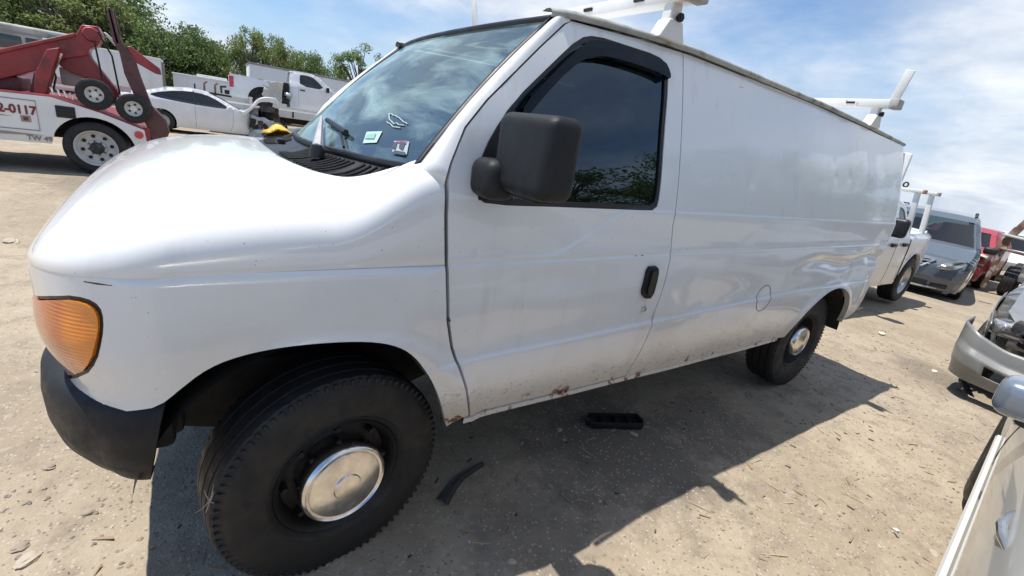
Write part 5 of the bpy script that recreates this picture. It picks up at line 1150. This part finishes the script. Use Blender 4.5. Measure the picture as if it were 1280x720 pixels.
for y in (-0.4, 0.4): MB().box((1.6, y, 1.1), (0.16, 0.46, 0.6), bev=0.06, seg=3).build('seat_back', M_INT, mv)
MB().box((0.75, 0, 0.93), (0.5, 1.4, 0.1), bev=0.03).build('dashboard', M_INT, mv)
for y in (-0.35, 0.35): MB().tube([(0.42, y-0.3, 1.015), (0.44, y+0.15, 1.03)], 0.012, 6).build('wiper', M_WIP, mv)

# ---------------------------------------------------------------- red wreck and scrap beside it
gr_ = float(gz0(15.5, 1.0))
rw = thing('wrecked_car', 'red wrecked car with smashed nose beside the grey minivan', 'car', (15.8, 1.95, float(gz0(15.8, 1))), 0.06)
M_REDP = mat('faded_red_paint', (0.33, 0.03, 0.045), 0.4, coat=0.4, var=0.2, vscale=3)
RW = Car(rw, 0.85, [(-0.70, 0.35), (-0.80, 0.6), (-0.6, 0.82), (0.3, 0.98), (0.85, 1.30), (1.2, 1.40), (2.3, 1.38), (2.8, 1.05), (3.3, 0.95), (3.3, 0.4)], 0.2, [(0.0, 0.32, 0.38), (2.5, 0.32, 0.38)], 0.92, 1.4, tumble=0.18, er=0.09)
wn = smooth_loop([(0.55, 0.98), (0.95, 1.25), (1.25, 1.31), (2.1, 1.30), (2.5, 1.0)], 1)
for o in RW.sides(M_REDP, [wn], sp=0.045): crumple(o, 2.5, 0.06, 2, lambda c: np.clip((0.6-c[:, 0])/0.6, 0, 1))
RW.window(wn); crumple(RW.top(M_REDP, [(0.32, 0.84, 0.98)]), 2.5, 0.07, 2, lambda c: np.clip((0.5-c[:, 0])/0.6, 0, 1))
for x in (0.0, 2.5):
    for y, o_ in ((-0.74, -1), (0.74, 1)): car_wheel(rw, x, y, 0.31, 0.2, M_JUNK, o_)
junk('broken_bracket', (-0.75, -0.3, 0.55), (0.3, 0.9, 0.4), rw, 6, seed=21)
o = MB().grid([[(-0.75+0.55*a, -0.75+0.75*b, 0.80+0.05*math.sin(6*a+4*b)) for b in np.linspace(0, 1, 10)] for a in np.linspace(0, 1, 8)]).build('torn_panel', mat('cream_panel', (0.62, 0.58, 0.50), 0.6, var=0.1), rw); crumple(o, 3, 0.06, 9); solid(o, 0.015)
# scrap handler mast with grab, rusty
sh = thing('scrap_loader', 'rusty scrap loader with tall slanting mast beyond the red wreck', 'loader', (15.4, 0.52, gr_), 0.05)
MB().box((1.0, -0.35, 0.75), (2.0, 0.8, 0.7), bev=0.05).build('body', mat('dusty_white_paint', (0.50, 0.47, 0.42), 0.7, var=0.25, vscale=4), sh)
MB().box((1.4, -0.4, 1.35), (0.9, 0.7, 0.6), bev=0.05).build('cab', M_RUST, sh)
MB().beam((-0.1, 0.50, 0.1), (-0.08, 0.46, 1.40), 0.08, 0.10, 0.02).build('mast', mat('flaking_paint', (0.42, 0.38, 0.32), 0.8, var=0.3, vscale=9, col2=(0.17, 0.09, 0.05), mixscale=7, lo=0.45, hi=0.55), sh); MB().beam((-0.08, 0.50, 1.25), (-0.05, 0.24, 2.0), 0.10, 0.14, 0.02).build('mast', M_RUST, sh); MB().beam((-0.15, 0.85, 0.1), (-0.05, 0.42, 1.6), 0.08, 0.10, 0.02).build('mast', M_RUST, sh)
MB().box((-0.05, 0.22, 2.03), (0.2, 0.22, 0.14), bev=0.03).build('mast_head', M_GUT, sh)
for z, l in ((1.30, 1.3), (0.98, 1.0)): MB().beam((-0.2, -0.2-l*0.6, z), (-0.15, 0.42+l*0.12, z+0.10), 0.06, 0.06, 0.02).build('fork_arm', M_OLDW if z > 1.2 else M_RUST, sh)
for x in (0.3, 1.7):
    for y, o_ in ((-0.85, -1), (0.15, 1)): car_wheel(sh, x, y, 0.36, 0.25, M_WRIM, o_)
o = MB().grid([[(-0.5+0.3*a, -1.2+1.1*b, 0.15+0.35*a+0.1*math.sin(5*b)) for b in np.linspace(0, 1, 12)] for a in np.linspace(0, 1, 8)]).build('torn_panel', MATS['cream_panel'], sh); crumple(o, 3, 0.08, 31); solid(o, 0.02)

# ---------------------------------------------------------------- more parked vehicles far to the right
for (x, y, rz, col, lab, nm) in ((20.5, 1.5, 0.1, (0.62, 0.62, 0.60), 'white hatchback parked just beyond the rusty scrap loader', 'hatchback'), (25.0, 3.4, -0.05, (0.32, 0.35, 0.38), 'mid grey hatchback parked beyond the red wreck', 'hatchback'),
        (33.0, 4.4, 0.9, (0.60, 0.58, 0.54), 'cream hatchback turned sideways far down the yard', 'hatchback'), (34.0, 7.4, 0.8, (0.10, 0.12, 0.16), 'dark blue hatchback far down the yard beside a cream one', 'hatchback'), (40.0, 3.2, 1.2, (0.45, 0.46, 0.47), 'light silver hatchback farthest down the yard', 'hatchback')):
    c_ = thing(nm, lab, 'car', (x, y, float(gz0(x, y))), rz); K = Car(c_, 0.87, [(-0.75, 0.4), (-0.8, 0.65), (0.3, 0.95), (0.95, 1.38), (2.3, 1.42), (3.0, 1.1), (3.1, 0.45)], 0.2, [(0.0, 0.32, 0.38), (2.45, 0.32, 0.38)], 0.92, 1.42, er=0.1)
    m_ = mat(nm+lab[:5], col, 0.35, coat=0.6, var=0.1); wn = [(0.55, 0.97), (1.0, 1.3), (2.2, 1.33), (2.6, 1.02)]; K.sides(m_, [wn], sp=0.1); K.window(wn); K.top(m_, [(0.32, 0.94, 0.96)])
    for xx in (0.0, 2.45):
        for yy, o_ in ((-0.76, -1), (0.76, 1)): car_wheel(c_, xx, yy, 0.31, 0.2, M_ALU, o_)

# ---------------------------------------------------------------- silver car with its bumper hanging off
M_SLV = mat('silver_paint', (0.36, 0.36, 0.35), 0.28, 0.6, coat=0.8, var=0.08, vscale=3)
M_SLVB = mat('silver_bumper_plastic', (0.20, 0.20, 0.19), 0.45, 0.2, coat=0.3, var=0.15, vscale=4)
sw2 = thing('wrecked_car', 'silver wrecked car with missing headlamp and sagging front bumper', 'car', (5.85, -1.31, float(gz0(5.6, -1))), 0.0)
SW = Car(sw2, 0.86, [(-0.42, 0.35), (-0.45, 0.55), (-0.38, 0.66), (0.35, 0.90), (0.75, 0.95), (1.45, 1.38), (1.8, 1.42), (2.6, 1.40), (3.2, 1.05), (3.7, 0.98), (3.75, 0.4)], 0.22, [(0.0, 0.32, 0.38), (2.6, 0.32, 0.38)], 0.92, 1.42, tumble=0.2, er=0.09, plan=(0.22, 0.08))
wn = smooth_loop([(1.05, 0.97), (1.55, 1.28), (1.9, 1.33), (2.5, 1.31), (3.0, 1.0)], 1)
for o in SW.sides(M_SLV, [wn], sp=0.045): crumple(o, 3, 0.04, 12, lambda c: 0.3*np.clip((0.2-c[:, 0])/0.4, 0, 1))
SW.window(wn); crumple(SW.top(M_SLV, [(0.78, 1.44, 0.97)]), 2.5, 0.05, 12, lambda c: np.clip((0.3-c[:, 0])/0.5, 0, 1))
for x in (0.0, 2.6):
    for y, o_ in ((-0.76, -1), (0.76, 1)): car_wheel(sw2, x, y, 0.31, 0.2, M_ALU, o_)
# bumper cover, wrapped round the nose and slipped down
P = []
for s_ in np.linspace(-1, 1, 61):
    a = abs(s_); th = ss(0.62, 1.0, a)*1.25; xx = -0.86+0.10*a**2+0.46*ss(0.66, 1.0, a)**1.15; yy = math.copysign(0.90*min(1, a/0.80)**0.92 if a < 0.8 else 0.90, s_)
    row = [(xx+0.10*(k-0.4)**2-(0.04 if 0.25 < k < 0.6 else 0)+0.03*k, yy*(1-0.04*(1-k)), 0.17+(0.34+0.13*ss(0.45, 0.85, a)-0.07*ss(0.93, 1.0, a))*k-0.02*(1-a)) for k in np.linspace(0, 1, 15)]; P.append(row)
mb = MB(); P = np.array(P); F = []; n2 = 15
for i in range(60):
    for j in range(14):
        yc = (P[i, j, 1]+P[i+1, j+1, 1])/2; hole = (abs(abs(yc)-0.56) < 0.075 and 4 <= j <= 6) or (abs(yc) < 0.40 and 1 <= j <= 4)
        if not hole: F.append((i*n2+j, i*n2+j+1, (i+1)*n2+j+1, (i+1)*n2+j))
mb.add(P.reshape(-1, 3), F); bo = mb.build('front_bumper', M_SLVB, sw2, 60); crumple(bo, 2.2, 0.012, 40); solid(bo, 0.008)
MB().tube([(-0.80, -0.35, 0.16), (-0.92, 0.0, 0.13), (-0.80, 0.35, 0.16)], 0.03, 10).build('chrome_lip', M_CHR, bo)
for s_ in (-1, 1):
    l_ = MB().box((-0.42, s_*0.60, 0.62), (0.22, 0.30, 0.13), Matrix.Rotation(s_*0.4, 3, 'Z'), bev=0.03, seg=3).build('broken_headlight', mat('cracked_lamp', (0.55, 0.56, 0.56), 0.15, 0.7, coat=1, var=0.4, vscale=25), sw2); crumple(l_, 9, 0.02, 3)
    o = MB().grid([[(-0.50+0.75*a, s_*(0.76+0.10*math.sin(1.57*a)), 0.64+0.20*a+0.05*math.sin(math.pi*b)-0.10*b) for b in np.linspace(0, 1, 6)] for a in np.linspace(0, 1, 14)]).build('fender_edge', M_SLV, sw2); crumple(o, 3, 0.008, 6); solid(o, 0.012)
junk('engine_part', (-0.48, 0, 0.52), (0.40, 1.3, 0.32), sw2, 20, seed=33)
for k in range(6): MB().box((-0.50+random.uniform(-.1, .1), -0.5+0.2*k, 0.62+random.uniform(-.03, .05)), (0.10, 0.09, 0.04), Matrix.Rotation(random.uniform(-1, 1), 3, 'Z'), bev=0.01).build('chrome_shard', M_CHR, sw2)
o = MB().grid([[(-0.72+0.5*a, 0.62+0.10*math.sin(3*a)+0.06*b, 0.035+0.05*math.sin(3.1*a)+0.01*b) for b in np.linspace(0, 1, 4)] for a in np.linspace(0, 1, 12)]).build('hanging_liner', M_BLK, sw2); solid(o, 0.008)

# ---------------------------------------------------------------- pale silver car close by the camera
NC_YAW = 0.075
nc = thing('sedan', 'pale silver sedan with blue grey mirror parked nose to nose with silver wreck', 'car', (3.20, -1.90, 0.0), math.pi+NC_YAW)
M_PALE = mat('pale_silver_paint', (0.50, 0.50, 0.47), 0.30, 0.35, coat=0.8, var=0.05, vscale=2.0)
NC = Car(nc, 0.88, [(-0.80, 0.35), (-0.86, 0.6), (-0.65, 0.72), (0.30, 0.88), (0.80, 0.92), (1.55, 1.30), (1.95, 1.40), (2.7, 1.39), (3.4, 1.10), (3.95, 1.02), (4.05, 0.4)], 0.20, [(0.0, 0.32, 0.39), (2.75, 0.32, 0.39)], 0.86, 1.4, bulge=0.17, tumble=0.20, er=0.08, plan=(0.20, 0.1))
wn = smooth_loop([(1.0, 0.94), (1.62, 1.25), (2.0, 1.31), (2.22, 1.31), (2.22, 0.94)], 1); wn2 = smooth_loop([(2.30, 0.94), (2.30, 1.31), (2.75, 1.29), (3.15, 1.05), (3.15, 0.97)], 1)
NC.sides(M_PALE, [wn, wn2], sp=0.035); NC.window(wn); NC.window(wn2); NC.top(M_PALE, [(0.82, 1.58, 0.93), (2.75, 3.38, 1.12)]); NC.inside(); NC.seam([(0.86, 0.90), (0.86, 0.30)]); NC.seam([(2.26, 0.92), (2.24, 0.30)])
for x in (0.0, 2.75):
    for y, o_ in ((-0.79, -1), (0.79, 1)): car_wheel(nc, x, y, 0.325, 0.21, M_ALU, o_, spokes=6)
# mirror and handles of the pale car
for s_ in (-1, 1):
    bmh = bmesh.new(); bmesh.ops.create_cube(bmh, size=1.0)
    for v in bmh.verts: v.co = Vector((v.co.x*0.15*(1.0 if v.co.y*s_ > 0 else 1.1), v.co.y*0.17, v.co.z*0.125))
    bmesh.ops.bevel(bmh, geom=list(bmh.edges), offset=0.045, segments=5, profile=0.55, affect='EDGES'); me = bpy.data.meshes.new('door_mirror'); bmh.to_mesh(me); bmh.free(); finish(me, 60)
    o = obj('door_mirror', me, mat('grey_blue_mirror_cap', (0.20, 0.24, 0.29), 0.25, 0.3, coat=0.8), nc); o.location = (1.30, s_*0.885, 0.975)
    MB().box((0, -0.05*s_, -0.06), (0.09, 0.14, 0.05), bev=0.02).build('mirror_arm', M_TRIM, o)
    for xh in (1.93, 2.98):
        p = NC.surf(-0.008)(np.array([xh-0.11, xh-0.06, xh, xh+0.06, xh+0.11]), np.full(5, 0.83)); d_ = [0.014, 0.002, -0.004, 0.002, 0.014]
        MB().tube([(q[0], (q[1]+dd)*(1 if s_ < 0 else -1), q[2]) for q, dd in zip(p, d_)], [0.006, 0.010, 0.011, 0.010, 0.006], 10).build('door_handle', M_CHR, nc)
    q = [NC.surf(-0.012)(np.array(x), np.array(0.56)) for x in np.linspace(0.5, 2.3, 20)]; MB().tube([(a[0], a[1] if s_ < 0 else -a[1], a[2]) for a in q], 0.012, 6).build('side_moulding', mat('pale_moulding', (0.62, 0.61, 0.57), 0.4, coat=0.4), nc)
# ================================================================ box trucks, trailers and the old bus behind
M_BOX = mat('white_box_panel', (0.70, 0.71, 0.71), 0.5, var=0.06, vscale=1.5); M_BOXG = mat('grey_box_panel', (0.42, 0.44, 0.45), 0.5, var=0.1, vscale=1.2); M_ROOFG = mat('grey_box_roof', (0.22, 0.22, 0.22), 0.7, var=0.2, vscale=2)
def box_truck(name, label, cat, x0, x1, y, z0, z1, m, roof, rz=0.0, ribs=6):
    t = thing(name, label, cat, (x0, y, 0), rz); L_ = x1-x0
    MB().box((L_/2, 1.2, (z0+z1)/2), (L_, 2.4, z1-z0), bev=0.03).build('cargo_box', m, t)
    MB().box((L_/2, 1.2, z1+0.02), (L_+0.06, 2.46, 0.08), bev=0.02).build('roof_edge', roof, t)
    for k in range(ribs): MB().box((L_*(k+0.5)/ribs, -0.012, (z0+z1)/2), (0.04, 0.03, z1-z0-0.1)).build('wall_rib', m, t)
    MB().box((L_/2, 1.2, z0-0.12), (L_*0.96, 0.9, 0.22)).build('chassis', M_DARK, t)
    for x in (0.9, L_-0.9):
        for yy, o_ in ((0.2, -1), (2.2, 1)): car_wheel(t, x, yy, 0.42, 0.26, M_WRIM, o_)
    return t
ta = box_truck('box_trailer', 'white box trailer showing behind the tow truck boom', 'trailer', -5.2, -1.4, 27.0, 0.75, 2.52, M_BOX, M_BOX, ribs=5)
for x in (3.84,): 
    for yy in (0.3, 0.9, 1.5, 2.1): MB().box((x, yy, 1.6), (0.05, 0.06, 1.7), bev=0.01).build('door_bar', M_ROOFG, ta)
MB().box((1.9, -0.03, 0.95), (3.7, 0.05, 0.10)).build('side_stripe', M_BLK, ta)
tb_ = box_truck('box_trailer', 'long low white trailer parked between the sedan and the trees', 'trailer', -1.0, 2.6, 28.0, 0.7, 2.05, M_BOX, M_BOX, -0.02, ribs=3)
MB().box((1.6, 0.8, 2.15), (1.3, 0.9, 0.14), bev=0.04).build('roof_hatch', M_OLDW, tb_)
box_truck('box_truck', 'grey white box truck parked behind the smashed pickup', 'truck', 2.15, 8.2, 27.0, 1.0, 3.08, M_BOX, M_ROOFG, -0.03, ribs=0)
bs = thing('bus', 'old grey bus with dark windows parked under the trees', 'bus', (-15.0, 29.0, 0.0), 0.0); M_BUS = mat('dull_grey_bus_paint', (0.30, 0.29, 0.27), 0.6, var=0.15, vscale=1.5, col2=(0.42, 0.40, 0.37), mixscale=0.8)
MB().box((5.2, 1.2, 1.75), (10.4, 2.5, 2.5), bev=0.14, seg=4).build('body', M_BUS, bs)
for k in range(8): MB().box((0.9+1.22*k, -0.06, 2.28), (1.08, 0.04, 0.52), bev=0.03).build('window', mat('bus_window', (0.05, 0.055, 0.06), 0.15, coat=0.5), bs)
for z in (2.68, 1.80, 1.45): MB().box((5.2, -0.07, z), (10.1, 0.03, 0.07)).build('trim_band', M_ROOFG if z > 2 else M_BUS, bs)
MB().box((9.9, 0.0, 2.75), (0.5, 0.3, 0.25), bev=0.05).build('marker_box', mat('teal_grey', (0.10, 0.17, 0.18), 0.6), bs)
for x in (1.5, 8.6):
    for yy, o_ in ((0.1, -1), (2.3, 1)): car_wheel(bs, x, yy, 0.48, 0.28, M_WRIM, o_)

# ================================================================ trees
def leaf_mat(name, a, b_):
    m = bpy.data.materials.new(name); m.use_nodes = True; nt = m.node_tree; N, L = nt.nodes, nt.links; p = N['Principled BSDF']; o = N['Material Output']
    g = N.new('ShaderNodeNewGeometry'); tc = N.new('ShaderNodeTexCoord'); n = N.new('ShaderNodeTexNoise'); n.inputs['Scale'].default_value = 1.3; n.inputs['Detail'].default_value = 3; L.new(tc.outputs['Object'], n.inputs['Vector'])
    ad = N.new('ShaderNodeMath'); ad.operation = 'ADD'; L.new(g.outputs['Random Per Island'], ad.inputs[0]); L.new(n.outputs[0], ad.inputs[1])
    mr = N.new('ShaderNodeMapRange'); L.new(ad.outputs[0], mr.inputs[0]); mr.inputs[1].default_value = 0.3; mr.inputs[2].default_value = 1.3
    mx = N.new('ShaderNodeMix'); mx.data_type = 'RGBA'; L.new(mr.outputs[0], mx.inputs[0]); mx.inputs[6].default_value = (*a, 1); mx.inputs[7].default_value = (*b_, 1); L.new(mx.outputs[2], p.inputs['Base Color']); p.inputs['Roughness'].default_value = 0.5
    tr = N.new('ShaderNodeBsdfTranslucent'); L.new(mx.outputs[2], tr.inputs[0]); ms = N.new('ShaderNodeMixShader'); ms.inputs[0].default_value = 0.5; L.new(p.outputs[0], ms.inputs[1]); L.new(tr.outputs[0], ms.inputs[2]); L.new(ms.outputs[0], o.inputs[0]); return m
M_LEAF = [leaf_mat('leaves_mid', (0.07, 0.12, 0.04), (0.20, 0.28, 0.095)), leaf_mat('leaves_olive', (0.075, 0.12, 0.035), (0.24, 0.29, 0.09)), leaf_mat('leaves_dark', (0.055, 0.10, 0.035), (0.17, 0.245, 0.08))]
M_BARK = mat('bark', (0.11, 0.085, 0.065), 0.9, var=0.3, vscale=5)
def tree_meshes(seed, h, rx, n_clump, n_leaf, leaf, loose, low=0.25):
    rng = np.random.default_rng(seed); mb = MB(); trunk_top = h*0.45
    sway = rng.uniform(-0.15, 0.15, 2); pts = [(sway[0]*t*t*h*0.3, sway[1]*t*t*h*0.3, h*0.75*t) for t in np.linspace(0, 1, 8)]; r0 = 0.035*h+0.03
    mb.tube(pts, [r0*(1-0.85*t) for t in np.linspace(0, 1, 8)], 9)
    cl = []
    for i in range(n_clump):
        a = rng.uniform(0, 6.28); t = rng.uniform(low, 1.0); env = math.sin(math.pi*min(1, (t-low*0.6)/(1.12-low*0.6)))**0.7; r = rx*env*rng.uniform(0.35, 1.0)**0.6; c = np.array([r*math.cos(a), r*math.sin(a), h*t*rng.uniform(0.93, 1.03)]); cl.append((c, rx*rng.uniform(0.16, 0.34)*loose))
        s = np.array(pts[min(6, max(1, int(t*7*0.75)))]); mb.tube([s, (s+c)/2+rng.normal(0, 0.08, 3)*rx*0.5+np.array([0, 0, 0.04*h]), c], [r0*0.28, r0*0.16, r0*0.05], 5)
    tk = mb.mesh('trunk', 60); N_ = n_clump*n_leaf; C = np.repeat(np.array([c for c, _ in cl]), n_leaf, 0); S = np.repeat(np.array([s for _, s in cl]), n_leaf)
    d = rng.normal(0, 1, (N_, 3)); d /= np.linalg.norm(d, axis=1)[:, None]; rad = rng.random(N_)**0.45; ctr = C+d*(rad*S)[:, None]*np.array([1.15, 1.15, 0.8])
    u = rng.normal(0, 1, (N_, 3)); u /= np.linalg.norm(u, axis=1)[:, None]; nn = d*0.5+rng.normal(0, 0.6, (N_, 3))+np.array([0, 0, 0.4]); v = np.cross(nn, u); v /= np.linalg.norm(v, axis=1)[:, None]+1e-9
    sz = leaf*rng.uniform(0.6, 1.4, N_); A = ctr-u*sz[:, None]; B = ctr+v*(sz*0.45)[:, None]; D = ctr+u*sz[:, None]; E_ = ctr-v*(sz*0.45)[:, None]
    V = np.stack([A, B, D, E_], 1).reshape(-1, 3); me = bpy.data.meshes.new('crown'); me.vertices.add(len(V)); me.vertices.foreach_set('co', V.ravel()); me.loops.add(N_*4); me.loops.foreach_set('vertex_index', np.arange(N_*4, dtype=np.int32)); me.polygons.add(N_); me.polygons.foreach_set('loop_start', np.arange(0, N_*4, 4, dtype=np.int32)); me.update(); return tk, me
TV = [tree_meshes(11, 5.6, 2.3, 75, 150, 0.075, 1.0, 0.12), tree_meshes(12, 5.6, 2.0, 60, 150, 0.075, 0.95, 0.10), tree_meshes(13, 6.4, 1.9, 70, 150, 0.075, 0.80, 0.16), tree_meshes(14, 4.0, 2.4, 60, 150, 0.075, 1.0, 0.04)]
for k, (tk, cr) in enumerate(TV): tk.materials.append(M_BARK); cr.materials.append(M_LEAF[(0, 1, 0, 2)[k]])
def tree(px, y, top, var, label, group, sx=1.0, pos=None):
    tk, cr = TV[var]; H = (5.6, 5.6, 6.4, 4.0)[var]
    x = pos[0] if pos else on_plane(px, 100, 1, y)[0]; z0 = float(gz0(x, y)); s = top/H
    t = thing('tree', label, 'tree', (x, y, z0), random.uniform(0, 6.28), group); t.scale = (s*sx, s*sx, s); obj('trunk', tk, None, t); obj('crown', cr, None, t)
G1 = 'trees in the bank behind the tow truck'; L1_ = 'tall leafy tree in the dense green bank behind the bus'
for px, y, top, var, sx in ((-60, 36, 7.0, 0, 1.2), (0, 39, 6.2, 1, 1.1), (30, 42, 7.5, 0, 1.2), (75, 36, 6.2, 1, 1.2), (105, 41, 8.0, 0, 1.2), (135, 37, 6.0, 1, 1.0), (165, 40, 6.0, 0, 1.05), (190, 37, 4.6, 3, 1.0)): tree(px, y, top, var, L1_, G1, sx)
G2 = 'low trees behind the long white trailer'
for px, y, top, var, sx in ((212, 38, 5.3, 3, 0.9), (232, 40, 4.9, 3, 0.9), (255, 38, 4.4, 3, 0.9), (275, 38, 4.4, 3, 0.8), (293, 40, 4.8, 3, 0.8)): tree(px, y, top, var, 'low bushy tree behind the long white trailer', G2, sx)
G3 = 'trees behind the grey box truck'
for px, y, top, var, sx in ((312, 37, 5.6, 1, 0.75), (335, 39, 5.9, 0, 0.7), (360, 37, 5.3, 1, 0.7), (385, 39, 5.3, 0, 0.7), (408, 37, 5.0, 3, 0.6)): tree(px, y, top, var, 'leafy green tree rising behind the grey box truck', G3, sx)
tree(452, 34, 6.1, 2, 'slender open crowned tree beyond the smashed pickup cab', None, 1.05)
tree(470, 36, 4.2, 3, 'short bushy tree beside the slender open crowned tree', None, 0.7)
G4 = 'trees across the yard reflected in the van'
for x, y, top, var in ((13, -13, 6.0, 0), (17, -12, 5.5, 1), (22, -12.5, 9.5, 0), (28, -13, 7.5, 1), (35, -12.5, 10.5, 0), (44, -14, 9.0, 1)): tree(0, y, top, var, 'leafy tree across the yard mirrored in the van paint', G4, 1.1, (x, y))
